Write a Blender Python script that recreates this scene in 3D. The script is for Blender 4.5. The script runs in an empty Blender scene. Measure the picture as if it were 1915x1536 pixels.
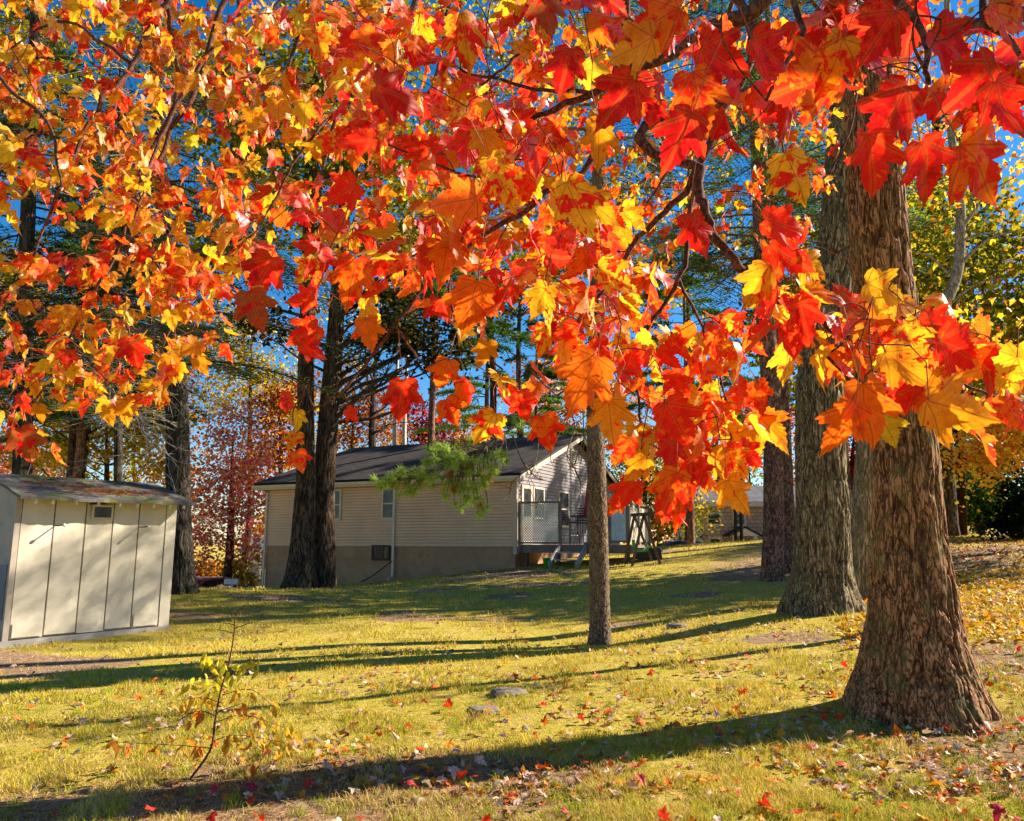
import bpy, math, random
import numpy as np
from mathutils import Vector, Matrix

random.seed(7)
rng = np.random.default_rng(7)
R = math.radians
scene = bpy.context.scene
COL = scene.collection

# ------------------------------------------------------------------ camera, sky, sun, exposure
FPX = 1430.0                       # focal length in pixels of the 1915 wide photograph
PITCH = math.atan(244.0 / FPX)
EYE = np.array([0.0, 0.0, 1.6])
cam_d = bpy.data.cameras.new("camera")
cam_d.sensor_width = 36.0
cam_d.lens = 36.0 * FPX / 1915.0
cam_d.clip_start = 0.05
cam_d.clip_end = 2000.0
cam = bpy.data.objects.new("camera", cam_d)
COL.objects.link(cam)
cam.location = EYE
cam.rotation_euler = (math.pi / 2 + PITCH, 0, 0)
scene.camera = cam

SUN_EL = R(32.0)
SUN_AZ = math.atan2(0.95, 0.315)     # measured from +Y towards +X
world = bpy.data.worlds.new("World")
scene.world = world
world.use_nodes = True
wn = world.node_tree
wn.nodes.clear()
w_out = wn.nodes.new("ShaderNodeOutputWorld")
w_bg = wn.nodes.new("ShaderNodeBackground")
w_sky = wn.nodes.new("ShaderNodeTexSky")
w_sky.sky_type = 'NISHITA'
w_sky.sun_disc = False
w_sky.sun_elevation = SUN_EL
w_sky.sun_rotation = SUN_AZ
w_sky.air_density = 1.0
w_sky.dust_density = 0.15
w_sky.ozone_density = 3.5
w_bg.inputs["Strength"].default_value = 0.064
w_hs = wn.nodes.new("ShaderNodeHueSaturation")
w_hs.inputs["Saturation"].default_value = 1.38
wn.links.new(w_sky.outputs[0], w_hs.inputs["Color"])
wn.links.new(w_hs.outputs[0], w_bg.inputs[0])
wn.links.new(w_bg.outputs[0], w_out.inputs[0])

sun_d = bpy.data.lights.new("sun", 'SUN')
sun_d.energy = 5.0
sun_d.angle = R(0.53)
sun_d.color = (1.0, 0.91, 0.76)
sun = bpy.data.objects.new("sun", sun_d)
COL.objects.link(sun)
sdir = Vector((math.sin(SUN_AZ) * math.cos(SUN_EL), math.cos(SUN_AZ) * math.cos(SUN_EL), math.sin(SUN_EL)))
sun.rotation_euler = sdir.to_track_quat('Z', 'Y').to_euler()
sun.location = (30, 20, 40)

scene.view_settings.view_transform = 'Standard'
scene.view_settings.look = 'None'
scene.view_settings.gamma = 1.0
scene.view_settings.exposure = 1.48
scene.cycles.max_bounces = 8
scene.cycles.diffuse_bounces = 3
scene.cycles.glossy_bounces = 2
scene.cycles.transmission_bounces = 5
scene.cycles.transparent_max_bounces = 4

# ------------------------------------------------------------------ pixel -> place
SP, CP = math.sin(PITCH), math.cos(PITCH)
def at(px, py, D):
    """the point at forward distance D that the photograph shows at (px, py)"""
    X = (px - 957.5) / FPX
    Y = -(py - 768.0) / FPX
    d = np.array([X, CP - Y * SP, SP + Y * CP])
    return EYE + d * (D / d[1])

def lin(h):
    h = h.lstrip('#')
    c = [int(h[i:i + 2], 16) / 255 for i in (0, 2, 4)]
    return tuple(x / 12.92 if x <= 0.04045 else ((x + 0.055) / 1.055) ** 2.4 for x in c)

# ------------------------------------------------------------------ noise
def _hash(ix, iy, iz):
    h = (ix.astype(np.int64) * 374761393 + iy.astype(np.int64) * 668265263 + iz.astype(np.int64) * 2147483647) & 0xFFFFFFFF
    h = ((h ^ (h >> 13)) * 1274126177) & 0xFFFFFFFF
    h = ((h ^ (h >> 16)) * 2246822519) & 0xFFFFFFFF
    h = h ^ (h >> 15)
    return (h & 0xFFFFFF) / float(0xFFFFFF)

def vnoise(x, y, z):
    ix, iy, iz = np.floor(x), np.floor(y), np.floor(z)
    fx, fy, fz = x - ix, y - iy, z - iz
    fx, fy, fz = fx * fx * (3 - 2 * fx), fy * fy * (3 - 2 * fy), fz * fz * (3 - 2 * fz)
    r = 0
    for dx in (0, 1):
        for dy in (0, 1):
            for dz in (0, 1):
                w = (fx if dx else 1 - fx) * (fy if dy else 1 - fy) * (fz if dz else 1 - fz)
                r = r + w * _hash(ix + dx, iy + dy, iz + dz)
    return r

def fbm(x, y, z, o=3):
    a, s, t = 0.5, 0.0, 0.0
    for i in range(o):
        s = s + a * vnoise(x * 2 ** i + 17.3 * i, y * 2 ** i + 5.1 * i, z * 2 ** i + 9.7 * i)
        t += a
        a *= 0.5
    return s / t

def sstep(a, b, x):
    t = np.clip((x - a) / (b - a), 0, 1)
    return t * t * (3 - 2 * t)

# ------------------------------------------------------------------ terrain height
_ctrl = []
def _c(px, py, D):
    p = at(px, py, D)
    _ctrl.append(p)
for c in [(24, 1212, 11.4), (318, 1176, 13.5), (1712, 1332, 6.9), (1122, 1205, 11.6), (1535, 1143, 12.2), (1445, 1086, 18),
          (556, 1108, 23), (965, 1062, 26), (495, 1103, 30.6), (735, 1088, 28), (1070, 1060, 25), (1200, 1053, 24),
          (1300, 1024, 36), (1410, 1019, 36), (1800, 1003, 31), (1900, 997, 33), (1850, 1062, 17), (1900, 1190, 9.6),
          (343, 1110, 16.5), (440, 1112, 24), (1620, 1122, 14.5), (300, 1330, 7.3), (957, 1330, 7.0), (957, 1250, 9.2),
          (600, 1200, 11.8), (1350, 1220, 9.4)]:
    _c(*c)
for p in [(-3, 4.3, 0.0), (0, 4.3, 0.0), (3, 4.3, 0.02), (0, 0, 0), (-6, 0, 0), (6, 0, 0.1), (0, -10, 0), (-30, 0, -0.2), (30, 0, 1.6), (-8, 5, 0),
          (12, 40, 0.6), (14, 52, 0.3), (5, 45, 0.2), (-22, 40, -1.3), (-22, 58, -1.9), (-40, 60, -2), (40, 50, 2.2), (20, 34, 1.9), (26, 46, 2.4), (0, 60, -0.5),
          (-12, 34, -0.9), (0, 110, 0), (-60, 100, -2), (60, 100, 2), (-400, 0, 0), (400, 0, 0), (0, 500, 0), (0, -400, 0), (-350, 450, 0), (350, 450, 0), (-300, -300, 0), (300, -300, 0)]:
    _ctrl.append(np.array(p, float))
_C = np.array(_ctrl)
def _U(r2):
    return np.where(r2 > 1e-9, r2 * np.log(np.maximum(r2, 1e-9)), 0.0)
_n = len(_C)
_K = _U(((_C[:, None, :2] - _C[None, :, :2]) ** 2).sum(-1)) + np.eye(_n) * 0.5
_Pm = np.c_[np.ones(_n), _C[:, :2]]
_A = np.block([[_K, _Pm], [_Pm.T, np.zeros((3, 3))]])
_w = np.linalg.solve(_A, np.r_[_C[:, 2], 0, 0, 0])
def gz(x, y):
    x, y = np.atleast_1d(np.asarray(x, float)), np.atleast_1d(np.asarray(y, float))
    r2 = (x[:, None] - _C[None, :, 0]) ** 2 + (y[:, None] - _C[None, :, 1]) ** 2
    z = _U(r2) @ _w[:_n] + _w[_n] + _w[_n + 1] * x + _w[_n + 2] * y
    z = np.clip(z, -4, 5)
    return z + 0.05 * (fbm(x * 0.9, y * 0.9, x * 0, 3) - 0.5)
def g1(x, y):
    return float(gz(x, y)[0])
def ground_px(px, D):
    x = (px - 957.5) / FPX * D * CP
    return np.array([x, D, g1(x, D)])

def bare(x, y):
    """0..1, how bare and needle-strewn the lawn is"""
    n = fbm(x * 0.55 + 3, y * 0.9 + 11, x * 0, 3)
    b = sstep(0.60, 0.74, n)
    d1 = np.exp(-(((x + 1.5) / 2.4) ** 2 + ((y - 4.95) / 0.62) ** 2))
    d2 = np.exp(-(((x - 3.7) / 1.2) ** 2 + ((y - 6.3) / 0.8) ** 2))
    d3 = np.exp(-(((x - 4.4) / 1.4) ** 2 + ((y - 5.5) / 0.5) ** 2))
    d4 = np.exp(-(((x - 9) / 4.5) ** 2 + ((y - 20) / 4.5) ** 2))
    d5 = np.exp(-(((x + 0.2) / 2.5) ** 2 + ((y - 23.2) / 1.6) ** 2))
    d6 = np.exp(-(((x + 7.6) / 2.5) ** 2 + ((y - 10.2) / 1.0) ** 2))
    return np.clip(b * 0.75 + d1 * 0.88 + d2 * 0.9 + d3 * 0.9 + d4 * 0.9 + d5 * 0.9 + d6 * 0.7, 0, 1)

# ------------------------------------------------------------------ object helpers
def props(o, label=None, cat=None, group=None, kind=None):
    if label: o["label"] = label
    if cat: o["category"] = cat
    if group: o["group"] = group
    if kind: o["kind"] = kind
    return o

def thing(name, label, cat, loc=(0, 0, 0), rz=0.0, group=None):
    o = bpy.data.objects.new(name, None)
    o.empty_display_size = 0.2
    COL.objects.link(o)
    o.location = [float(v) for v in loc]
    o.rotation_euler = (0, 0, rz)
    return props(o, label, cat, group)

def link_mesh(name, me, mat, parent=None, smooth=False):
    if mat is not None: me.materials.append(mat)
    if smooth: me.shade_smooth()
    o = bpy.data.objects.new(name, me)
    COL.objects.link(o)
    if parent is not None: o.parent = parent
    return o

class MB:
    def __init__(s): s.v, s.f = [], []
    def add(s, vs, fs):
        o = len(s.v)
        s.v += [tuple(float(c) for c in v) for v in vs]
        s.f += [[i + o for i in f] for f in fs]
    def box(s, x0, x1, y0, y1, z0, z1):
        s.add([(x0, y0, z0), (x1, y0, z0), (x1, y1, z0), (x0, y1, z0), (x0, y0, z1), (x1, y0, z1), (x1, y1, z1), (x0, y1, z1)],
              [(0, 3, 2, 1), (4, 5, 6, 7), (0, 1, 5, 4), (1, 2, 6, 5), (2, 3, 7, 6), (3, 0, 4, 7)])
    def beam(s, p0, p1, w, h, up=(0, 0, 1)):
        p0, p1 = Vector(p0), Vector(p1)
        d = (p1 - p0).normalized()
        u = Vector(up)
        if abs(d.dot(u)) > 0.98: u = Vector((0, 1, 0))
        a = d.cross(u).normalized() * (w / 2)
        b = a.cross(d).normalized() * (h / 2)
        vs = [p + q for p in (p0, p1) for q in (-a - b, a - b, a + b, -a + b)]
        s.add(vs, [(0, 1, 2, 3), (7, 6, 5, 4), (0, 4, 5, 1), (1, 5, 6, 2), (2, 6, 7, 3), (3, 7, 4, 0)])
    def prism(s, poly, fn0, fn1):
        n = len(poly)
        vs = [fn0(*p) for p in poly] + [fn1(*p) for p in poly]
        fs = [list(range(n))[::-1], list(range(n, 2 * n))]
        fs += [(i, (i + 1) % n, n + (i + 1) % n, n + i) for i in range(n)]
        s.add(vs, fs)
    def tube(s, pts, rad, n=6, cap=True):
        pts = [Vector(p) for p in pts]
        m = len(pts)
        if not hasattr(rad, '__len__'): rad = [rad] * m
        t = (pts[1] - pts[0]).normalized()
        a = t.cross(Vector((0, 0, 1)) if abs(t.z) < 0.9 else Vector((1, 0, 0))).normalized()
        vs = []
        for i in range(m):
            if i > 0:
                t2 = (pts[min(i + 1, m - 1)] - pts[i - 1])
                if t2.length > 1e-9:
                    t2.normalize()
                    a = (a - t2 * a.dot(t2))
                    a = a.normalized() if a.length > 1e-6 else t2.orthogonal().normalized()
                    t = t2
            b = t.cross(a)
            for k in range(n):
                c, q = math.cos(2 * math.pi * k / n), math.sin(2 * math.pi * k / n)
                vs.append(pts[i] + (a * c + b * q) * rad[i])
        fs = [(i * n + k, i * n + (k + 1) % n, (i + 1) * n + (k + 1) % n, (i + 1) * n + k) for i in range(m - 1) for k in range(n)]
        if cap:
            fs += [tuple(range(n))[::-1], tuple((m - 1) * n + k for k in range(n))]
        s.add(vs, fs)
    def lathe(s, prof, c=(0, 0, 0), n=16):
        vs = [(c[0] + r * math.cos(2 * math.pi * k / n), c[1] + r * math.sin(2 * math.pi * k / n), c[2] + z) for r, z in prof for k in range(n)]
        fs = [(i * n + k, i * n + (k + 1) % n, (i + 1) * n + (k + 1) % n, (i + 1) * n + k) for i in range(len(prof) - 1) for k in range(n)]
        fs += [tuple(range(n))[::-1], tuple((len(prof) - 1) * n + k for k in range(n))]
        s.add(vs, fs)
    def build(s, name, mat, parent=None, smooth=False, origin=None):
        me = bpy.data.meshes.new(name)
        v = s.v
        if origin is not None:
            v = [(a - origin[0], b - origin[1], c - origin[2]) for a, b, c in v]
        me.from_pydata(v, [], s.f)
        me.update()
        if mat is not None and "bark" in mat.name:
            ca = me.attributes.new("cav", 'FLOAT', 'POINT')
            ca.data.foreach_set("value", np.full(len(v), 0.8, np.float32))
        return link_mesh(name, me, mat, parent, smooth)

def np_mesh(name, verts, faces, mat, parent=None, attrs=None, smooth=False, origin=None):
    verts = np.asarray(verts, np.float32)
    if origin is not None: verts = verts - np.asarray(origin, np.float32)
    faces = np.asarray(faces, np.int32)
    k = faces.shape[1]
    me = bpy.data.meshes.new(name)
    me.vertices.add(len(verts))
    me.vertices.foreach_set("co", np.ascontiguousarray(verts).ravel())
    me.loops.add(faces.size)
    me.loops.foreach_set("vertex_index", np.ascontiguousarray(faces).ravel())
    me.polygons.add(len(faces))
    me.polygons.foreach_set("loop_start", np.arange(0, faces.size, k, dtype=np.int32))
    me.polygons.foreach_set("loop_total", np.full(len(faces), k, np.int32))
    for an, (ty, arr) in (attrs or {}).items():
        at_ = me.attributes.new(an, ty, 'POINT')
        arr = np.ascontiguousarray(np.asarray(arr, np.float32))
        at_.data.foreach_set({'FLOAT_COLOR': 'color', 'FLOAT_VECTOR': 'vector', 'FLOAT': 'value'}[ty], arr.ravel())
    me.update(calc_edges=True)
    me.validate()
    return link_mesh(name, me, mat, parent, smooth)

def rgba(c):
    c = np.asarray(c, np.float32)
    return np.c_[c, np.ones(len(c), np.float32)]

def norm(a):
    return a / np.maximum(np.linalg.norm(a, axis=-1, keepdims=True), 1e-9)

# ------------------------------------------------------------------ materials
class Mat:
    def __init__(s, name):
        s.m = bpy.data.materials.new(name)
        s.m.use_nodes = True
        s.t = s.m.node_tree
        s.t.nodes.clear()
        s.o = s.t.nodes.new("ShaderNodeOutputMaterial")
    def n(s, ty, ins=None, **pr):
        nd = s.t.nodes.new("ShaderNode" + ty)
        for k, v in pr.items(): setattr(nd, k, v)
        for k, v in (ins or {}).items():
            sock = nd.inputs[k]
            if isinstance(v, bpy.types.NodeSocket): s.t.links.new(v, sock)
            elif isinstance(v, bpy.types.Node): s.t.links.new(v.outputs[0], sock)
            else:
                if sock.type == 'RGBA' and len(v) == 3: v = (*v, 1)
                sock.default_value = v
        return nd
    def mix(s, f, a, b, blend='MIX'):
        nd = s.n("Mix", data_type='RGBA', blend_type=blend)
        for idx, v in ((0, f), (6, a), (7, b)):
            sock = nd.inputs[idx]
            if isinstance(v, bpy.types.NodeSocket): s.t.links.new(v, sock)
            elif isinstance(v, bpy.types.Node): s.t.links.new(v.outputs[0], sock)
            elif idx == 0: sock.default_value = v
            else: sock.default_value = (*v[:3], 1)
        return nd.outputs[2]
    def math(s, op, a, b=0.0, c=0.0, clamp=False):
        nd = s.n("Math", operation=op, use_clamp=clamp)
        for i, v in enumerate((a, b, c)):
            if isinstance(v, bpy.types.NodeSocket): s.t.links.new(v, nd.inputs[i])
            elif isinstance(v, bpy.types.Node): s.t.links.new(v.outputs[0], nd.inputs[i])
            else: nd.inputs[i].default_value = v
        return nd.outputs[0]
    def rng(s, v, a, b, c=0.0, d=1.0, smooth=True):
        nd = s.n("MapRange", interpolation_type='SMOOTHSTEP' if smooth else 'LINEAR')
        for i, q in enumerate((v, a, b, c, d)):
            if isinstance(q, bpy.types.NodeSocket): s.t.links.new(q, nd.inputs[i])
            else: nd.inputs[i].default_value = q
        return nd.outputs[0]
    def coord(s, scale=(1, 1, 1), kind="Object"):
        tc = s.n("TexCoord")
        mp = s.n("Mapping", {"Vector": tc.outputs[kind], "Scale": scale})
        return mp.outputs[0]
    def noise(s, vec, scale, detail=3.0, rough=0.55, dist=0.0):
        return s.n("TexNoise", {"Vector": vec, "Scale": scale, "Detail": detail, "Roughness": rough, "Distortion": dist}).outputs["Fac"]
    def bump(s, h, strength=0.3, dist=0.02):
        return s.n("Bump", {"Height": h, "Strength": strength, "Distance": dist}).outputs[0]
    def pbr(s, col, rough=0.7, normal=None, metal=0.0, spec=0.4):
        ins = {"Base Color": col, "Roughness": rough, "Metallic": metal, "Specular IOR Level": spec}
        if normal is not None: ins["Normal"] = normal
        b = s.n("BsdfPrincipled", ins)
        s.t.links.new(b.outputs[0], s.o.inputs[0])
        return s.m
    def out(s, sh):
        s.t.links.new(sh.outputs[0] if isinstance(sh, bpy.types.Node) else sh, s.o.inputs[0])
        return s.m

def painted(name, c, rough=0.6, var=0.18, scale=4.0, dirt=None, bump=0.08, spec=0.35):
    m = Mat(name)
    v = m.coord()
    n1 = m.noise(v, scale, 5, 0.6)
    n2 = m.noise(v, scale * 14, 3, 0.6)
    f = m.rng(n1, 0.3, 0.72)
    dk = tuple(x * (1 - var * 1.6) for x in c)
    lt = tuple(min(1, x * (1 + var * 0.5)) for x in c)
    col = m.mix(f, dk, lt)
    if dirt is not None:
        col = m.mix(m.math('MULTIPLY', m.rng(n1, 0.55, 0.72), 0.6), col, dirt)
    return m.pbr(col, rough, m.bump(n2, bump, 0.01), 0.0, spec)

def leaf_material(name, trans=0.55):
    m = Mat(name)
    base = m.n("Attribute", attribute_name="leaf_base")
    spot = m.n("Attribute", attribute_name="leaf_spot")
    uv = m.n("Attribute", attribute_name="leaf_uv")
    sx = m.n("SeparateXYZ", {"Vector": uv.outputs["Vector"]})
    x, y, sd = sx.outputs[0], sx.outputs[1], sx.outputs[2]
    vec = m.n("CombineXYZ", {"X": x, "Y": y, "Z": m.math('MULTIPLY', sd, 37.0)}).outputs[0]
    n1 = m.noise(vec, 4.2, 4, 0.62, 0.5)
    am = m.rng(spot.outputs["Alpha"], 0.0, 1.0, 0.70, 0.30, smooth=False)
    sp = m.rng(n1, m.math('SUBTRACT', am, 0.02), m.math('ADD', am, 0.02))
    ax = m.math('ABSOLUTE', x)
    def line(deg):
        c, s_ = math.cos(R(deg)), math.sin(R(deg))
        return m.math('ABSOLUTE', m.math('SUBTRACT', m.math('MULTIPLY', ax, c), m.math('MULTIPLY', y, s_)))
    d = m.math('MINIMUM', ax, m.math('MINIMUM', line(48.0), line(84.0)))
    # fine side veins, running off the midrib
    w = m.n("TexWave", {"Vector": m.n("CombineXYZ", {"X": m.math('SUBTRACT', y, m.math('MULTIPLY', ax, 0.8)), "Y": 0.0, "Z": 0.0}).outputs[0],
                        "Scale": 3.6, "Distortion": 0.6, "Detail": 1.0}, wave_type='BANDS', bands_direction='X').outputs["Fac"]
    vein = m.rng(d, 0.006, 0.020, 1.0, 0.0)
    near = m.rng(d, 0.0, 0.07, 1.0, 0.0)
    side = m.rng(w, 0.90, 1.0)
    col = m.mix(sp, base.outputs["Color"], spot.outputs["Color"])
    n3 = m.noise(vec, 7.0, 3, 0.6)
    col = m.mix(m.rng(n3, 0.3, 0.75), col, m.mix(1.0, col, (0.80, 0.68, 0.62), 'MULTIPLY'))
    lightv = m.mix(0.55, base.outputs["Color"], (0.95, 0.55, 0.08))
    col = m.mix(m.math('MULTIPLY', near, 0.22), col, lightv)
    dark = m.mix(1.0, col, (0.45, 0.28, 0.25), 'MULTIPLY')
    col = m.mix(m.math('MAXIMUM', m.math('MULTIPLY', vein, 0.6), m.math('MULTIPLY', side, 0.22)), col, dark)
    n4 = m.noise(vec, 26.0, 1, 0.5)
    col = m.mix(m.math('MULTIPLY', m.rng(n4, 0.74, 0.80), 0.8), col, (0.07, 0.025, 0.012))
    rim = m.n("Attribute", attribute_name="leaf_rim").outputs["Fac"]
    edge = m.rng(m.math('ADD', rim, m.math('MULTIPLY', n1, 0.9)), 1.42, 1.56)
    col = m.mix(m.math('MULTIPLY', edge, 0.6), col, (0.16, 0.05, 0.02))
    bmp = m.bump(m.math('ADD', m.math('MULTIPLY', d, 1.0), m.math('MULTIPLY', n3, 0.4)), 0.3, 0.006)
    di = m.n("BsdfDiffuse", {"Color": col, "Normal": bmp})
    tcol = m.mix(1.0, col, (1.0, 0.94, 0.8), 'MULTIPLY')
    tr = m.n("BsdfTranslucent", {"Color": tcol, "Normal": bmp})
    mx = m.n("MixShader", {0: trans, 1: di.outputs[0], 2: tr.outputs[0]})
    gl = m.n("BsdfGlossy", {"Color": (1, 1, 1), "Roughness": 0.5, "Normal": bmp})
    fr = m.n("Fresnel", {"IOR": 1.33})
    mx2 = m.n("MixShader", {0: m.math('MINIMUM', m.math('MULTIPLY', fr.outputs[0], 0.35), 0.07), 1: mx.outputs[0], 2: gl.outputs[0]})
    return m.out(mx2)

def foliage_material(name, trans=0.45):
    m = Mat(name)
    a = m.n("Attribute", attribute_name="col")
    di = m.n("BsdfDiffuse", {"Color": a.outputs["Color"]})
    tr = m.n("BsdfTranslucent", {"Color": a.outputs["Color"]})
    mx = m.n("MixShader", {0: trans, 1: di.outputs[0], 2: tr.outputs[0]})
    return m.out(mx)

def bark_material(name, dark, light, sx=22.0, sz=4.0, moss=None, bump=0.8, dist=0.02):
    m = Mat(name)
    v = m.coord((sx, sx, sz))
    n0 = m.noise(v, 0.8, 3, 0.6, 0.6)
    ridge = m.rng(m.math('ABSOLUTE', m.math('SUBTRACT', m.math('MULTIPLY', n0, 2.0), 1.0)), 0.0, 0.22)
    fine = m.noise(m.coord((sx * 2.6, sx * 2.6, sz * 2.2)), 1.0, 5, 0.7, 0.4)
    cav = m.n("Attribute", attribute_name="cav").outputs["Fac"]
    h = m.math('ADD', m.math('MULTIPLY', ridge, 0.45), m.math('MULTIPLY', fine, 0.75))
    col = m.mix(m.rng(h, 0.30, 0.95), dark, light)
    col = m.mix(m.math('MULTIPLY', m.rng(cav, 0.0, 0.55, 1.0, 0.0), 0.85), col, tuple(c * 0.55 for c in dark))
    big = m.noise(m.coord(), 2.2, 4, 0.6)
    col = m.mix(m.math('MULTIPLY', m.rng(big, 0.4, 0.7), 0.4), col, m.mix(1.0, col, (0.62, 0.55, 0.5), 'MULTIPLY'))
    if moss is not None:
        col = m.mix(m.math('MULTIPLY', m.rng(m.noise(m.coord(), 5.0, 5, 0.65), 0.50, 0.66), 0.6), col, moss)
    return m.pbr(col, 0.9, m.bump(h, bump, dist), 0.0, 0.15)

M = {}
M['leaf'] = leaf_material("maple_leaf_material", 0.68)
M['litter'] = leaf_material("fallen_leaf_material", 0.25)
M['foliage'] = foliage_material("foliage_material", 0.6)
M['needle'] = foliage_material("needle_material", 0.42)
M['grass'] = foliage_material("grass_blade_material", 0.35)
M['bark_oak'] = bark_material("oak_bark", (0.065, 0.026, 0.010), (0.48, 0.24, 0.10), 40, 7, (0.13, 0.12, 0.035), bump=0.7, dist=0.010)
M['bark_oak_b'] = bark_material("grey_oak_bark", (0.075, 0.05, 0.024), (0.44, 0.33, 0.18), 34, 6, (0.16, 0.15, 0.06), bump=1.0, dist=0.03)
M['bark_tan'] = bark_material("tan_bark", (0.14, 0.095, 0.045), (0.50, 0.38, 0.21), 30, 3, (0.15, 0.15, 0.05), bump=0.9, dist=0.02)
M['bark_pine'] = bark_material("pine_bark", (0.08, 0.038, 0.024), (0.38, 0.20, 0.13), 18, 6, bump=0.9, dist=0.03)
M['bark_young'] = bark_material("young_pine_bark", (0.07, 0.042, 0.022), (0.30, 0.20, 0.12), 40, 14, (0.16, 0.13, 0.07), bump=0.7, dist=0.012)
M['bark_dark'] = bark_material("dark_bark", (0.03, 0.017, 0.010), (0.19, 0.12, 0.07), 16, 2.4, bump=1.0, dist=0.04)
M['bark_black'] = bark_material("blackish_bark", (0.014, 0.011, 0.009), (0.10, 0.075, 0.055), 16, 3, (0.06, 0.065, 0.03), bump=1.0, dist=0.03)
M['bark_grey'] = bark_material("grey_bark", (0.12, 0.10, 0.07), (0.40, 0.35, 0.26), 30, 10, bump=0.5, dist=0.01)
M['bark_birch'] = bark_material("pale_bark", (0.35, 0.32, 0.26), (0.72, 0.70, 0.62), 6, 20, bump=0.3)
M['twig'] = bark_material("maple_twig_bark", (0.045, 0.018, 0.013), (0.17, 0.075, 0.05), 90, 60, bump=0.3, dist=0.002)
M['petiole'] = painted("petiole_red", (0.42, 0.10, 0.05), 0.5)
M['dead_twig'] = painted("bare_twig_grey", (0.40, 0.35, 0.27), 0.9, 0.3, 8)
M['siding'] = painted("tan_vinyl_siding", (0.66, 0.43, 0.27), 0.55, 0.07, 1.2, bump=0.02)
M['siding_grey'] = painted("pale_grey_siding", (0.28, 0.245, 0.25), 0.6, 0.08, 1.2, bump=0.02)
M['foundation'] = painted("painted_concrete", (0.42, 0.235, 0.125), 0.9, 0.16, 1.5, (0.2, 0.115, 0.06), 0.25)
M['trim_tan'] = painted("tan_trim", (0.52, 0.38, 0.26), 0.5, 0.06, 2)
M['cream'] = painted("cream_trim", (0.60, 0.50, 0.38), 0.5, 0.08, 3)
M['white'] = painted("white_trim", (0.74, 0.70, 0.64), 0.5, 0.08, 3)
M['shed_front'] = painted("cream_shed_panel", (0.62, 0.54, 0.41), 0.7, 0.12, 1.6, (0.42, 0.36, 0.24), 0.15)
M['shed_wall'] = painted("weathered_shed_wall", (0.40, 0.33, 0.26), 0.8, 0.16, 2.2, (0.2, 0.16, 0.12), 0.2)
M['shed_patch'] = painted("grey_patch_paint", (0.19, 0.19, 0.20), 0.8, 0.15, 3)
M['black'] = painted("black_metal", (0.02, 0.02, 0.022), 0.45, 0.1, 5)
M['rust'] = painted("dark_brown_metal", (0.06, 0.035, 0.02), 0.7, 0.2, 6)
M['wood_grey'] = painted("grey_deck_wood", (0.20, 0.145, 0.11), 0.8, 0.2, 3)
M['wood_step'] = painted("pale_step_wood", (0.36, 0.33, 0.30), 0.8, 0.2, 3)
M['wood_brown'] = painted("brown_wood", (0.13, 0.07, 0.04), 0.8, 0.2, 4)
M['lattice'] = painted("cream_lattice", (0.62, 0.55, 0.42), 0.7, 0.08, 3)
M['teal'] = painted("pale_blue_panel", (0.42, 0.52, 0.58), 0.6, 0.15, 3)
M['red'] = painted("red_fabric", (0.42, 0.02, 0.03), 0.8, 0.15, 6)
M['green'] = painted("green_plastic", (0.05, 0.36, 0.04), 0.4, 0.1, 5)
M['hose'] = painted("dark_hose", (0.03, 0.02, 0.018), 0.6, 0.1, 5)
M['pole'] = bark_material("creosoted_pole", (0.030, 0.012, 0.008), (0.14, 0.06, 0.04), 30, 1.2, bump=0.4)
M['stone'] = painted("flat_stone", (0.22, 0.18, 0.15), 0.9, 0.3, 8, (0.09, 0.07, 0.05), 0.4)
M['shingle_wall'] = None
def glass_mat():
    m = Mat("window_glass")
    v = m.coord()
    n = m.noise(v, 2.0, 3, 0.5)
    return m.pbr(m.mix(m.rng(n, 0.35, 0.7), (0.012, 0.014, 0.018), (0.05, 0.055, 0.06)), 0.10, None, 0.0, 0.3)
M['glass'] = glass_mat()
def roof_mat(name, a, b, patches=None):
    m = Mat(name)
    v = m.coord()
    br = m.n("TexBrick", {"Vector": m.coord((1, 1, 1), "Object"), "Color1": (*a, 1), "Color2": (*b, 1), "Mortar": tuple(x * 0.5 for x in a) + (1,), "Scale": 3.0, "Mortar Size": 0.012,
                          "Brick Width": 0.9, "Row Height": 0.42})
    n = m.noise(v, 3.0, 6, 0.7)
    col = m.mix(m.rng(n, 0.35, 0.7), br.outputs["Color"], m.mix(1.0, br.outputs["Color"], (0.6, 0.58, 0.55), 'MULTIPLY'))
    if patches:
        for i, (c, lo, hi, sc) in enumerate(patches):
            nn = m.noise(m.coord((1, 1 + i * 0.3, 1)), sc, 6, 0.7, 0.6)
            col = m.mix(m.rng(nn, lo, hi), col, c)
    n2 = m.noise(v, 60.0, 2, 0.6)
    return m.pbr(col, 0.9, m.bump(n2, 0.5, 0.01), 0, 0.2)
M['roof'] = roof_mat("dark_shingle_roof", (0.038, 0.030, 0.029), (0.065, 0.052, 0.048))
M['roof_grey'] = roof_mat("grey_shingle_roof", (0.10, 0.10, 0.115), (0.16, 0.16, 0.18))
M['roof_moss'] = roof_mat("mossy_shed_roof", (0.10, 0.09, 0.085), (0.17, 0.155, 0.14),
                          [((0.11, 0.13, 0.04), 0.50, 0.64, 2.6), ((0.20, 0.10, 0.06), 0.60, 0.68, 1.9), ((0.30, 0.28, 0.24), 0.60, 0.70, 3.6)])
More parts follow.
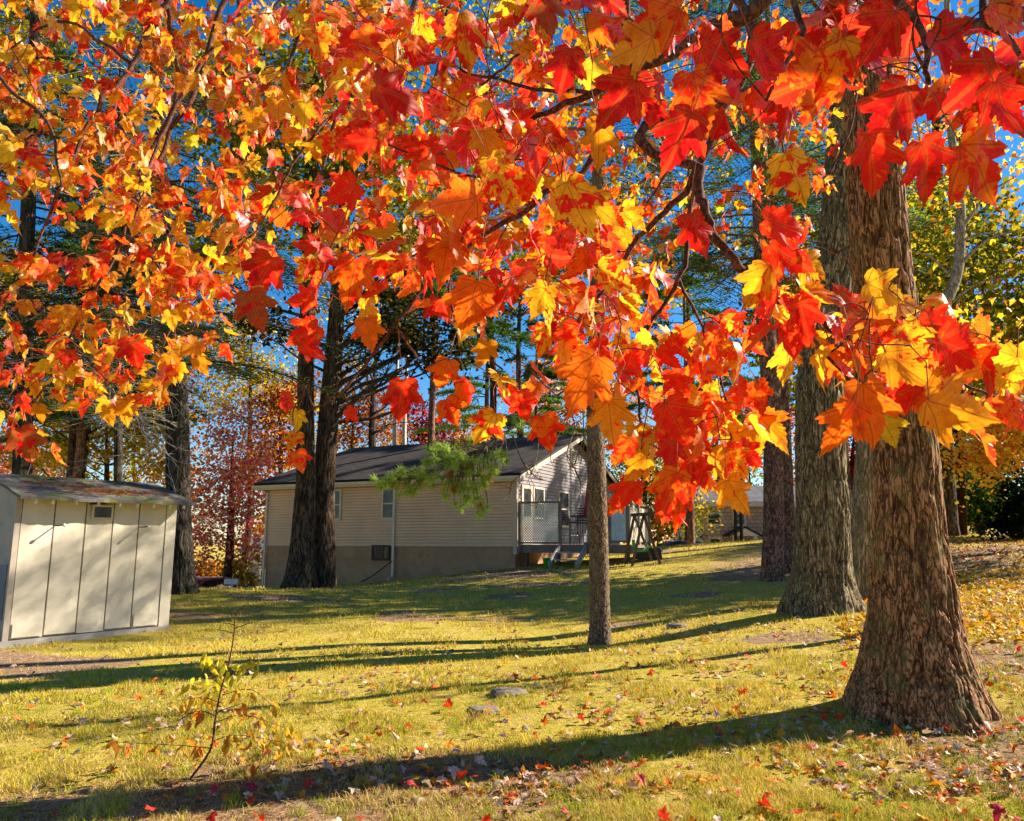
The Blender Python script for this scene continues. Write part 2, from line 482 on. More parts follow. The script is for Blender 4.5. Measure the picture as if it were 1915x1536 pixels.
def shingle_wall():
    m = Mat("pinkish_shingle_wall")
    br = m.n("TexBrick", {"Vector": m.n("Mapping", {"Vector": m.n("TexCoord").outputs["Object"], "Rotation": (R(90), 0, 0)}).outputs[0],
                          "Color1": (0.66, 0.47, 0.38, 1), "Color2": (0.52, 0.36, 0.29, 1), "Mortar": (0.26, 0.18, 0.14, 1), "Scale": 1.0, "Mortar Size": 0.02,
                          "Brick Width": 0.35, "Row Height": 0.24})
    return m.pbr(br.outputs["Color"], 0.85, m.bump(br.outputs["Fac"], 0.3, 0.02))
M['shingle_wall'] = shingle_wall()
def car_paint(name, c):
    m = Mat(name)
    b = m.n("BsdfPrincipled", {"Base Color": c, "Roughness": 0.25, "Coat Weight": 0.8, "Coat Roughness": 0.08})
    return m.out(b)
M['car_blue'] = car_paint("blue_car_paint", (0.015, 0.03, 0.16))
M['car_red'] = car_paint("magenta_red_car_paint", (0.55, 0.005, 0.06))
M['rubber'] = painted("tyre_rubber", (0.02, 0.02, 0.02), 0.8)

def ground_mat():
    m = Mat("lawn_ground")
    b = m.n("Attribute", attribute_name="bare").outputs["Fac"]
    v = m.coord()
    n1 = m.noise(v, 1.3, 6, 0.62)
    n2 = m.noise(v, 14.0, 5, 0.65)
    n3 = m.noise(m.coord((1, 2.2, 1)), 90.0, 3, 0.6)
    grass = m.mix(m.rng(n2, 0.36, 0.66), (0.38, 0.29, 0.04), (0.66, 0.47, 0.12))
    grass = m.mix(m.rng(n1, 0.38, 0.66), grass, (0.48, 0.385, 0.05))
    dirt = m.mix(m.rng(n2, 0.35, 0.7), (0.20, 0.11, 0.06), (0.48, 0.31, 0.19))
    dirt = m.mix(m.rng(n3, 0.55, 0.66), dirt, (0.46, 0.30, 0.15))
    bb = m.rng(m.math('ADD', b, m.math('MULTIPLY', m.math('SUBTRACT', n2, 0.5), 0.9)), 0.30, 0.62)
    col = m.mix(bb, grass, dirt)
    col = m.mix(m.math('MULTIPLY', m.rng(n3, 0.34, 0.56, 1, 0), 0.85), col, m.mix(1.0, col, (0.42, 0.36, 0.28), 'MULTIPLY'))
    h = m.math('ADD', m.math('MULTIPLY', n3, 0.5), n2)
    return m.pbr(col, 0.95, m.bump(h, 0.7, 0.05), 0, 0.1)
M['ground'] = ground_mat()

# ------------------------------------------------------------------ ground sheet
def axis_x():
    near = np.arange(-13, 13.01, 0.22)
    far = 13 + np.cumsum(0.3 * 1.11 ** np.arange(46))
    return np.r_[-far[::-1], near, far]
def axis_y():
    near = np.arange(-2, 34.01, 0.22)
    f = np.cumsum(0.3 * 1.11 ** np.arange(46))
    return np.r_[-2 - f[::-1][:], near, 34 + f]
gx, gy = axis_x(), axis_y()
GX, GY = np.meshgrid(gx, gy)
gxf, gyf = GX.ravel(), GY.ravel()
GZ = np.concatenate([gz(gxf[i:i + 20000], gyf[i:i + 20000]) for i in range(0, len(gxf), 20000)])
nx, ny = len(gx), len(gy)
ii = (np.arange(ny - 1)[:, None] * nx + np.arange(nx - 1)[None, :]).ravel()
gf = np.c_[ii, ii + 1, ii + 1 + nx, ii + nx]
go = np_mesh("ground", np.c_[gxf, gyf, GZ], gf, M['ground'], None, {"bare": ('FLOAT', bare(gxf, gyf))}, True)
props(go, kind="structure")

# ------------------------------------------------------------------ grass blades (stuff)
def make_grass(n, dmin, dmax):
    u = rng.random(n)
    D = 1 / (u * (1 / dmin - 1 / dmax) + 1 / dmax)
    px = rng.uniform(-160, 2080, n)
    x = (px - 957.5) / FPX * D * CP
    b = bare(x, D)
    tuft = fbm(x * 3.2, D * 3.2, x * 0 + 4, 3)
    keep = rng.random(n) < np.clip((1.05 - b) * (0.25 + 1.5 * sstep(0.35, 0.62, tuft)), 0.03, 1)
    x, D, tuft, b = x[keep], D[keep], tuft[keep], b[keep]
    n = len(x)
    z = np.concatenate([gz(x[i:i + 20000], D[i:i + 20000]) for i in range(0, n, 20000)])
    h = (0.016 + 0.026 * rng.random(n)) * (0.55 + 1.1 * sstep(0.4, 0.7, tuft)) * (1 + 0.02 * D)
    long_ = rng.random(n) < 0.02
    h[long_] *= 1.7
    wd = np.maximum(0.0020, D * 0.00045) * rng.uniform(0.7, 1.4, n)
    a = rng.uniform(0, 2 * np.pi, n)
    lean = h * rng.uniform(0.2, 1.3, n)
    la = rng.uniform(0, 2 * np.pi, n)
    c = np.c_[x, D, z - 0.004]
    s = np.c_[np.cos(a) * wd, np.sin(a) * wd, 0 * a]
    mid = c + np.c_[np.cos(la) * lean * 0.3, np.sin(la) * lean * 0.3, h * 0.6]
    tip = c + np.c_[np.cos(la) * lean, np.sin(la) * lean, h]
    V = np.stack([c - s, c + s, mid + s * 0.7, tip, mid - s * 0.7], 1).reshape(-1, 3)
    k = np.arange(n)[:, None] * 5
    F = np.concatenate([k + np.array([[0, 1, 2]]), k + np.array([[0, 2, 4]]), k + np.array([[4, 2, 3]])], 0)
    green = np.array([[0.41, 0.365, 0.03]])
    yel = np.array([[0.69, 0.52, 0.065]])
    straw = np.array([[0.70, 0.50, 0.20]])
    t = np.clip(fbm(x * 0.8 + 9, D * 0.8, x * 0, 3) * 1.9 - 0.45 + rng.normal(0, 0.22, n), 0, 1)[:, None]
    colr = green * (1 - t) + yel * t
    dry = (rng.random(n) < 0.22 + 0.5 * b)[:, None]
    colr = np.where(dry, straw * rng.uniform(0.7, 1.15, (n, 1)), colr * rng.uniform(0.75, 1.2, (n, 1)))
    return V, F, np.repeat(colr, 5, 0)
gV, gF, gC = make_grass(460000, 3.2, 34.0)
def make_tufts(n):
    D = 1 / rng.uniform(1 / 9.0, 1 / 4.3, n)
    px = rng.uniform(-60, 1990, n)
    k = rng.random(n) < .25 + .75 * np.clip((px - 500) / 1300, 0, 1)
    D, px = D[k], px[k]
    x = (px - 957.5) / FPX * D * CP
    z = gz(x, D)
    m = 26
    n = len(x)
    c = np.repeat(np.c_[x, D, z - .004], m, 0) + np.c_[rng.normal(0, .035, (n * m, 2)), np.zeros(n * m)]
    N = n * m
    h = rng.uniform(.03, .085, N) * np.repeat(rng.uniform(.6, 1.25, n), m)
    la = rng.uniform(0, 6.28, N); lean = h * rng.uniform(.3, 1.4, N); a = rng.uniform(0, 6.28, N)
    s_ = np.c_[np.cos(a), np.sin(a), 0 * a] * 0.0024
    mid = c + np.c_[np.cos(la) * lean * .3, np.sin(la) * lean * .3, h * .6]
    tip = c + np.c_[np.cos(la) * lean, np.sin(la) * lean, h * .9]
    V = np.stack([c - s_, c + s_, mid + s_ * .7, tip, mid - s_ * .7], 1).reshape(-1, 3)
    q = np.arange(N)[:, None] * 5
    F = np.concatenate([q + np.array([[0, 1, 2]]), q + np.array([[0, 2, 4]]), q + np.array([[4, 2, 3]])], 0)
    base = np.array([[0.30, 0.36, 0.03]]) * rng.uniform(.6, 1.3, (n, 1)) + np.array([[.12, .04, 0]]) * rng.random((n, 1))
    return V, F, np.repeat(np.repeat(base, m, 0) * rng.uniform(.8, 1.2, (N, 1)), 5, 0)
tV, tF, tC = make_tufts(1500)
gF = np.concatenate([gF, tF + len(gV)]); gV = np.concatenate([gV, tV]); gC = np.concatenate([gC, tC])
o = np_mesh("grass", gV, gF, M['grass'], None, {"col": ('FLOAT_COLOR', rgba(gC))})
props(o, "short yellow green lawn grass with straw coloured blades", "grass", kind="stuff")

# ------------------------------------------------------------------ maple leaves
_half = [(0.0, 0.0), (0.12, -0.085), (0.26, -0.06), (0.36, 0.01), (0.33, 0.085), (0.40, 0.135), (0.335, 0.215), (0.405, 0.285), (0.42, 0.33), (0.475, 0.355),
         (0.55, 0.53), (0.455, 0.51), (0.43, 0.575), (0.345, 0.535), (0.225, 0.475), (0.262, 0.585), (0.225, 0.60), (0.268, 0.68), (0.20, 0.70), (0.205, 0.785), (0.145, 0.80), (0.115, 0.90), (0.06, 0.93), (0.0, 1.08)]
_out = _half + [(-x, y) for x, y in _half[-2:0:-1]]
_cen = (0.0, 0.28)
def leaf_template(rings=(0.5, 1.0)):
    P = [_cen]
    for r in rings:
        P += [(_cen[0] + (x - _cen[0]) * r, _cen[1] + (y - _cen[1]) * r) for x, y in _out]
    n = len(_out)
    F = [(0, 1 + i, 1 + (i + 1) % n) for i in range(n)]
    for k in range(len(rings) - 1):
        a, b = 1 + k * n, 1 + (k + 1) * n
        for i in range(n):
            j = (i + 1) % n
            F += [(a + i, b + i, b + j), (a + i, b + j, a + j)]
    return np.array(P), np.array(F)
LT_P, LT_F = leaf_template((0.35, 0.7, 1.0))
LS_P, LS_F = leaf_template((1.0,))

def leaves_geo(base, tip, nrm, size, colb, cols, amt, P=None, F=None, curl=1.0, hero=None):
    """base (N,3) petiole joints, tip/nrm unit frames; returns verts, faces, attrs"""
    P = LT_P if P is None else P
    F = LT_F if F is None else F
    N = len(base)
    tip = norm(tip)
    side = norm(np.cross(tip, nrm))
    nr = np.cross(side, tip)
    k = len(P)
    lx = P[None, :, 0] * rng.uniform(0.85, 1.12, (N, 1)) + 0 * base[:, :1]
    lx = lx + P[None, :, 1] * rng.normal(0, 0.07, (N, 1))
    ly = P[None, :, 1] * rng.uniform(0.92, 1.08, (N, 1))
    fold = rng.normal(0.10, 0.40, (N, 1)) * curl
    droop = rng.normal(0.22, 0.36, (N, 1)) * curl
    cup = rng.normal(0.0, 0.35, (N, 1)) * curl
    if hero is not None:
        fold, droop, cup = fold * hero[:, None], droop * hero[:, None], cup * hero[:, None]
    ph = rng.uniform(0, 6.28, (N, 2))
    h = fold * np.abs(lx) - droop * ly ** 2 + cup * lx ** 2
    h = h + curl * 0.045 * np.sin(9 * lx + ph[:, :1]) * np.sin(8 * ly + ph[:, 1:]) + curl * 0.10 * rng.normal(0, 1, (N, 1)) * lx * ly
    V = base[:, None, :] + size[:, None, None] * (lx[..., None] * side[:, None, :] + ly[..., None] * tip[:, None, :] + h[..., None] * nr[:, None, :])
    Fc = (np.arange(N)[:, None, None] * k + F[None]).reshape(-1, 3)
    seed = rng.random(N)
    uv = np.zeros((N, k, 3))
    uv[:, :, 0], uv[:, :, 1], uv[:, :, 2] = P[:, 0], P[:, 1], seed[:, None]
    rim = np.concatenate([[0.0], np.repeat((0.35, 0.7, 1.0), len(_out))]) if k == 1 + 3 * len(_out) else np.r_[0.0, np.ones(k - 1)]
    cb = np.repeat(rgba(colb), k, 0)
    cs = np.repeat(np.c_[cols, amt], k, 0)
    return V.reshape(-1, 3), Fc, {"leaf_base": ('FLOAT_COLOR', cb), "leaf_spot": ('FLOAT_COLOR', cs), "leaf_uv": ('FLOAT_VECTOR', uv.reshape(-1, 3)), "leaf_rim": ('FLOAT', np.tile(rim, N))}

YEL, GOLD, ORA, RED, DRED, BRN, LIME, PALE = [np.array(c) for c in
    ((0.93, 0.60, 0.025), (0.88, 0.40, 0.015), (0.92, 0.20, 0.010), (0.90, 0.030, 0.012), (0.66, 0.012, 0.012), (0.42, 0.10, 0.03), (0.62, 0.60, 0.03), (0.92, 0.70, 0.30))]
# palette entries: (base, spot, mean spot amount, weight)
PAL = {
    'L': [(GOLD, RED, 0.22, 4), (YEL, RED, 0.18, 3.4), (GOLD, DRED, 0.5, 2), (ORA, RED, 0.5, 2.4), (RED, ORA, 0.35, 1.6), (YEL, ORA, 0.2, 1.5), (LIME, ORA, .15, 0.5)],
    'C': [(ORA, RED, 0.45, 3.5), (RED, ORA, 0.25, 4), (RED, DRED, 0.25, 2.2), (YEL, RED, 0.35, 2.8), (ORA, RED, 0.15, 1.6), (GOLD, ORA, 0.3, 1.2), (YEL, ORA, 0.1, 1.5), (np.array((.88, .03, .03)), np.array((.92, .16, .08)), .35, 2.0)],
    'R': [(RED, DRED, 0.4, 3), (DRED, RED, 0.3, 2), (ORA, RED, 0.45, 2), (ORA, DRED, 0.3, 1)],
    'B': [(ORA, RED, 0.4, 3), (GOLD, RED, 0.25, 2), (YEL, ORA, 0.3, 2), (RED, ORA, 0.3, 3), (LIME, YEL, 0.3, 0.7)],
    'Y': [(YEL, GOLD, 0.25, 3), (LIME, YEL, 0.3, 2), (GOLD, ORA, 0.3, 2), (ORA, RED, .3, 1)],
}
KEY = {'y': (YEL, RED, 0.12), 'yr': (YEL, RED, 0.45), 'o': (ORA, RED, 0.16), 'or': (ORA, RED, 0.5), 'g': (GOLD, RED, 0.15), 'r': (RED, ORA, 0.2), 'd': (DRED, RED, 0.3),
       'rd': (RED, DRED, 0.45), 'br': (BRN, DRED, 0.4), 'l': (LIME, YEL, 0.2), 'gr': (GOLD, RED, 0.45)}
def pick(pal, n):
    p = PAL[pal]
    w = np.array([q[3] for q in p], float)
    idx = rng.choice(len(p), n, p=w / w.sum())
    b = np.array([p[i][0] for i in idx]) * rng.uniform(0.8, 1.12, (n, 1))
    s = np.array([p[i][1] for i in idx]) * rng.uniform(0.8, 1.1, (n, 1))
    a = np.clip(np.array([p[i][2] for i in idx]) + rng.normal(0, 0.16, n), 0, 0.9)
    return np.clip(b, 0, .95), np.clip(s, 0, .95), a

def petioles(p0, p1, rad):
    """thin three sided stalks with a bow"""
    N = len(p0)
    d = p1 - p0
    L = np.linalg.norm(d, axis=1, keepdims=True)
    mid = (p0 + p1) / 2 + np.c_[rng.normal(0, 0.12, (N, 2)) * L, 0.14 * L[:, 0]]
    a = norm(np.cross(d, np.array([[0.3, 0.2, 1.0]])))
    b = norm(np.cross(d, a))
    V = []
    for p in (p0, mid, p1):
        for k in range(3):
            t = 2 * math.pi * k / 3
            V.append(p + (a * math.cos(t) + b * math.sin(t)) * rad[:, None])
    V = np.stack(V, 1).reshape(-1, 3)
    f = []
    for r in range(2):
        for k in range(3):
            f.append((r * 3 + k, r * 3 + (k + 1) % 3, r * 3 + 3 + (k + 1) % 3, r * 3 + 3 + k))
    F = (np.arange(N)[:, None, None] * 9 + np.array(f)[None]).reshape(-1, 4)
    return V, F

UPC = np.array([0.0, -SP, CP])
FWD = np.array([0.0, CP, SP])
def catmull(pts, n):
    pts = [np.asarray(p, float) for p in pts]
    if len(pts) == 2:
        return [pts[0] + (pts[1] - pts[0]) * t for t in np.linspace(0, 1, n + 1)]
    P = [2 * pts[0] - pts[1]] + pts + [2 * pts[-1] - pts[-2]]
    out = []
    for i in range(len(pts) - 1):
        p0, p1, p2, p3 = P[i:i + 4]
        for k in range(n):
            t = k / n
            out.append(0.5 * (2 * p1 + (p2 - p0) * t + (2 * p0 - 5 * p1 + 4 * p2 - p3) * t ** 2 + (3 * p1 - p0 - 3 * p2 + p3) * t ** 3))
    out.append(pts[-1])
    return out

def maple_branch(root, rootloc, mains, clusters, heroes=(), tipbias=(0, 0)):
    """one limb of the maple: twig wood, with its leaves as a sub-part"""
    wood = MB()
    nodes, nrad = [], []
    for m in mains:
        pts = [np.array(p[:3], float) if len(p) == 5 else at(p[0], p[1], p[2]) for p in m]
        rad = [p[-1] for p in m]
        cp = catmull(pts, 6)
        rr = list(np.interp(np.linspace(0, len(pts) - 1, len(cp)), range(len(pts)), rad))
        cp = [c + rng.normal(0, 0.6, 3) * min(r_, 0.012) for c, r_ in zip(cp, rr)]
        wood.tube(cp, rr, 7 if max(rad) > 0.012 else 5)
        nodes += cp
        nrad += rr
    nodes_l, nrad_l = list(nodes), list(nrad)
    subs = []
    for (px, py, rx, ry, d0, d1, n, pal, size) in clusters:
        m = max(1, int(n / 4.5))
        for k in range(m):
            a, r_ = rng.uniform(0, 6.28), math.sqrt(rng.random())
            subs.append((at(px + rx * r_ * math.cos(a), py + ry * r_ * math.sin(a), rng.uniform(d0, d1)) + np.array([0, 0, .035]), n / m, pal, size))
    hero_nodes = []
    H = []
    for (px, py, wpx, ang, D, key, fx, fy) in heroes:
        c = at(px, py, D)
        s = wpx / FPX * D * 0.95
        a = R(ang)
        scr = np.array([math.sin(a), 0, 0]) - UPC * math.cos(a)
        tip = norm(scr + FWD * fy)
        nr = norm(-FWD + np.array([1, 0, 0]) * fx)
        base = c - tip * s * 0.45
        H.append((base, tip, nr, s, KEY[key]))
        q = base - tip * s * 0.6 + np.array([rng.normal(0, .2) * s, rng.normal(0, .2) * s, 0.55 * s])
        subs.append((q, 0, None, s))
        hero_nodes.append(q)
    arr = np.array(nodes_l)
    order = sorted(range(len(subs)), key=lambda i: np.min(((arr - subs[i][0]) ** 2).sum(1)))
    for i in order:
        q = subs[i][0]
        A = np.array(nodes_l)
        d2 = ((A - q) ** 2).sum(1)
        j = int(np.argmin(d2))
        L = math.sqrt(d2[j])
        if L < 1e-3: continue
        p = A[j]
        r0 = min(nrad_l[j] * 0.75, 0.0012 + 0.0035 * L + 0.0006)
        r0 = max(r0, 0.0011)
        side = rng.normal(0, 0.10 * L, 3)
        m1 = p + (q - p) * 0.35 + side + np.array([0, 0, 0.06 * L])
        m2 = p + (q - p) * 0.7 + side * 0.7 + np.array([0, 0, 0.07 * L])
        cp = catmull([p, m1, m2, q], 2 if L < 0.25 else 4)
        rr = list(np.linspace(r0, 0.0010, len(cp)))
        wood.tube(cp, rr, 4, False)
        nodes_l += cp[1:]
        nrad_l += rr[1:]
    # leaves
    base, tip, nr, size, cb, cs, am, p0 = [], [], [], [], [], [], [], []
    for (q, n, pal, s) in subs:
        if pal is None: continue
        k = int(n) + (1 if rng.random() < n - int(n) else 0)
        if k == 0: continue
        sz = s * rng.uniform(0.55, 1.08, k)
        off = rng.normal(0, 1, (k, 3)) * np.array([[1, 1, 0.6]])
        off = norm(off) * (sz * rng.uniform(0.5, 1.1, k))[:, None] + np.array([[0, 0, -0.25 * s]])
        b = q + off
        t = norm(norm(off) * 0.5 + np.c_[rng.normal(tipbias[0], 0.45, k), rng.normal(tipbias[1], 0.40, k), rng.normal(-0.75, 0.35, k)])
        nn = norm(np.c_[rng.normal(0.15, 0.85, k), rng.normal(-0.25, 0.8, k), rng.normal(0.4, 0.75, k)])
        x, y, z = pick(pal, k)
        base.append(b); tip.append(t); nr.append(nn); size.append(sz); cb.append(x); cs.append(y); am.append(z); p0.append(np.repeat(q[None], k, 0))
    for (b, t, nn, s, key), q in zip(H, hero_nodes):
        base.append(b[None]); tip.append(t[None]); nr.append(nn[None]); size.append(np.array([s]))
        cb.append(np.array([key[0]])); cs.append(np.array([key[1]])); am.append(np.array([key[2]])); p0.append(q[None])
    base, tip, nr, size, cb, cs, am, p0 = [np.concatenate(v) for v in (base, tip, nr, size, cb, cs, am, p0)]
    hero = np.ones(len(base)); hero[len(base) - len(H):] = 0.45
    V, F, A = leaves_geo(base, tip, nr, size, cb, cs, am, hero=hero)
    PV, PF = petioles(p0, base, np.clip(size * 0.010, 0.0005, 0.0011))
    nf = len(wood.f)
    wood.add(PV, PF.tolist())
    br = wood.build("branch", M['twig'], root, True, rootloc)
    br.data.materials.append(M['petiole'])
    mi = np.zeros(len(br.data.polygons), np.int32); mi[nf:] = 1
    br.data.polygons.foreach_set("material_index", mi)
    np_mesh("leaves", V, F, M['leaf'], br, A, True, rootloc)

maple_loc = np.array([2.7, 0.9, g1(2.7, 0.9) - 0.05])
maple = thing("red_maple_tree", "red maple whose drooping boughs of scarlet, orange and yellow leaves hang over the lawn", "maple tree", maple_loc)
mt = MB()
crot = np.array([2.75, 1.0, 3.3])
mt.tube(catmull([maple_loc, maple_loc + np.array([0, 0.02, 0.9]), maple_loc + np.array([0.06, 0.04, 2.0]), crot, np.array([2.6, 1.3, 5.2]), np.array([2.4, 1.6, 7.5])], 4),
        list(np.interp(np.linspace(0, 5, 21), [0, 0.4, 1, 2, 3, 4, 5], [0.27, 0.2, 0.17, 0.155, 0.14, 0.09, 0.03])), 14)
mt.build("trunk", M['bark_grey'], maple, True, maple_loc)
cr = (2.75, 1.05, 3.2)
def W(p, r): return (p[0], p[1], p[2], 0, r)

# far left, ochre and orange, further from the viewer
maple_branch(maple, maple_loc,
    [[W(cr, .045), W((1.6, 2.2, 4.4), .036), (700, -260, 3.2, .026), (420, -120, 3.1, .020), (312, 0, 3.0, .016), (250, 120, 3.0, .012), (170, 230, 2.9, .009), (100, 380, 2.8, .006), (60, 480, 2.8, .004)],
     [(312, 0, 3.0, .012), (330, 170, 3.2, .009), (260, 330, 3.2, .007), (225, 470, 3.1, .004)],
     [(420, -120, 3.1, .014), (450, 20, 3.2, .011), (385, 110, 3.2, .010), (310, 240, 3.1, .008), (265, 360, 3.0, .006), (230, 520, 3.0, .004)],
     [(250, 120, 3.0, .008), (120, 40, 2.9, .006), (20, 90, 2.8, .004)],
     [W((1.6, 2.2, 4.4), .024), (-60, -200, 3.0, .014), (-40, 60, 2.7, .009), (10, 160, 2.6, .007), (90, 230, 2.6, .006), (115, 350, 2.6, .004)]],
    [(120, 130, 240, 190, 2.5, 3.6, 228, 'L', .078), (390, 170, 200, 210, 2.5, 3.6, 198, 'L', .078), (120, 400, 210, 170, 2.5, 3.5, 174, 'L', .078),
     (340, 400, 180, 170, 2.6, 3.5, 138, 'L', .078)], tipbias=(-0.15, -0.1))
maple_branch(maple, maple_loc,
    [[W(cr, .04), W((1.2, 2.6, 4.6), .03), (560, -160, 3.4, .018), (350, 200, 3.4, .012), (240, 420, 3.2, .008), (130, 640, 3.0, .005), (60, 760, 2.9, .0035)],
     [(240, 420, 3.2, .007), (330, 560, 3.1, .005), (300, 660, 3.0, .003)],
     [(130, 640, 3.0, .004), (210, 720, 3.0, .003)]],
    [(110, 610, 180, 150, 2.5, 3.4, 174, 'L', .078), (320, 600, 120, 90, 2.6, 3.3, 60, 'L', .078), (50, 780, 70, 60, 2.5, 3.0, 18, 'L', .078),
     (230, 725, 90, 45, 2.7, 3.2, 26, 'L', .078), (390, 490, 80, 60, 2.7, 3.2, 26, 'L', .078), (470, 290, 100, 140, 2.6, 3.4, 54, 'L', .078)],
    [(45, 830, 70, 10, 2.5, 'br', .2, .2), (235, 770, 55, -5, 2.7, 'g', .1, .1), (320, 600, 45, 5, 2.6, 'y', .1, .0), (375, 685, 40, 20, 2.8, 'g', .2, .1),
     (250, 660, 65, 10, 2.6, 'rd', .2, .1), (320, 690, 60, 0, 2.7, 'g', .1, .1), (205, 775, 40, 10, 2.7, 'g', .1, .1)], tipbias=(-0.1, -0.1))
# top middle-left, orange to scarlet
maple_branch(maple, maple_loc,
    [[W(cr, .04), W((1.5, 1.9, 4.0), .03), (900, -180, 2.3, .018), (760, 60, 2.2, .011), (640, 200, 2.2, .007), (600, 330, 2.2, .004)],
     [(900, -180, 2.3, .012), (620, -80, 2.5, .010), (560, 60, 2.5, .007), (520, 230, 2.5, .004)],
     [(640, 200, 2.2, .006), (560, 290, 2.1, .004), (500, 400, 2.1, .003)]],
    [(570, 110, 160, 150, 2.0, 2.9, 114, 'L', .078), (640, 300, 150, 140, 1.9, 2.6, 59, 'C', .076), (500, 420, 90, 90, 2.0, 2.6, 31, 'L', .078), (700, 80, 130, 120, 1.7, 2.3, 50, 'C', .076)],
    [(600, 85, 75, 15, 1.5, 'gr', .2, .1), (690, 85, 80, 30, 1.45, 'or', -.2, .1), (520, 210, 55, 0, 1.9, 'g', .1, .0), (470, 225, 55, -5, 1.9, 'g', .1, .0), (570, 215, 60, 0, 1.8, 'y', .2, .0),
     (640, 360, 80, -60, 1.6, 'r', .2, .1), (670, 265, 75, -80, 1.5, 'r', .1, .1)], tipbias=(-0.1, -0.1))
# centre top
maple_branch(maple, maple_loc,
    [[W(cr, .045), W((2.0, 1.5, 3.5), .034), (1620, -160, 1.5, .022), (1430, 0, 1.45, .0175), (1330, 50, 1.45, .014), (1250, 100, 1.45, .011), (1120, 170, 1.5, .008), (1000, 215, 1.55, .006), (905, 260, 1.6, .004)],
     [(1250, 100, 1.45, .007), (1100, -20, 1.6, .006), (1010, 30, 1.6, .005), (960, 110, 1.6, .004), (900, 160, 1.6, .003)],
     [(1120, 170, 1.5, .005), (1000, 165, 1.5, .004), (860, 130, 1.6, .003)],
     [(1000, 215, 1.55, .005), (960, 300, 1.5, .004), (880, 330, 1.55, .003), (680, 250, 1.7, .002)]],
    [(810, 160, 180, 160, 1.5, 2.2, 112, 'C', .071), (920, 300, 160, 120, 1.35, 2.0, 71, 'C', .071), (1030, 90, 140, 110, 1.25, 1.8, 40, 'C', .071), (1000, 330, 110, 80, 1.3, 1.7, 25, 'C', .071)],
    [(870, 70, 110, 10, 1.15, 'gr', .2, .1), (745, 175, 110, 80, 1.2, 'd', .1, .5), (905, 275, 75, 5, 1.25, 'g', .2, .1), (850, 380, 120, -85, 1.2, 'o', .1, .5), (980, 240, 80, 60, 1.3, 'r', -.2, .2),
     (1080, 390, 130, 25, 1.15, 'yr', .2, .1), (1120, 385, 90, 60, 1.2, 'y', .1, .2), (940, 340, 120, 30, 1.2, 'yr', .3, .2), (1060, 135, 110, -10, 1.0, 'd', .1, .1),
     (1120, 265, 95, 0, 1.0, 'g', .1, .1), (1020, 20, 90, 10, 1.05, 'br', .1, .1)], tipbias=(-0.05, -0.1))
# centre, bright and hanging
maple_branch(maple, maple_loc,
    [[W(cr, .04), W((1.7, 1.8, 3.3), .03), (1290, -140, 1.75, .015), (1130, 260, 1.8, .009), (1000, 380, 1.75, .007), (830, 500, 1.7, .005), (740, 610, 1.65, .004), (650, 720, 1.6, .003), (560, 780, 1.6, .002)],
     [(1000, 380, 1.75, .006), (880, 420, 1.6, .005), (760, 490, 1.6, .004), (680, 560, 1.6, .003)],
     [(830, 500, 1.7, .004), (860, 620, 1.6, .003), (940, 690, 1.55, .002)],
     [(740, 610, 1.65, .003), (790, 680, 1.6, .002), (840, 720, 1.6, .002)]],
    [(740, 470, 150, 90, 1.4, 2.0, 42, 'C', .071), (900, 480, 170, 110, 1.35, 2.1, 71, 'C', .071), (970, 610, 150, 80, 1.35, 1.9, 31, 'C', .071), (860, 740, 90, 50, 1.45, 1.75, 6, 'C', .071)],
    [(490, 515, 95, -30, 1.45, 'rd', .2, .1), (480, 578, 85, 20, 1.4, 'br', .2, .3), (660, 525, 100, -10, 1.45, 'or', .1, .1), (570, 625, 75, -60, 1.5, 'r', .1, .2), (565, 560, 60, -80, 1.5, 'r', .1, .3),
     (880, 575, 120, -15, 1.35, 'o', .2, .1), (910, 800, 75, -30, 1.45, 'yr', .1, .1), (755, 748, 85, 0, 1.4, 'rd', .2, .1), (845, 770, 60, 30, 1.5, 'or', .2, .1), (830, 700, 65, -20, 1.5, 'o', .1, .1),
     (555, 785, 40, -8, 1.5, 'y', .6, .1), (550, 825, 40, -20, 1.5, 'gr', .6, .1), (560, 862, 45, 15, 1.5, 'or', .3, .1), (660, 775, 35, 50, 1.6, 'r', .2, .1), (585, 655, 55, 60, 1.5, 'rd', .2, .3),
     (690, 625, 70, 10, 1.5, 'o', .2, .1), (870, 735, 45, 20, 1.5, 'o', .4, .1), (530, 750, 45, -80, 1.6, 'rd', .1, .4)], tipbias=(-0.2, -0.1))
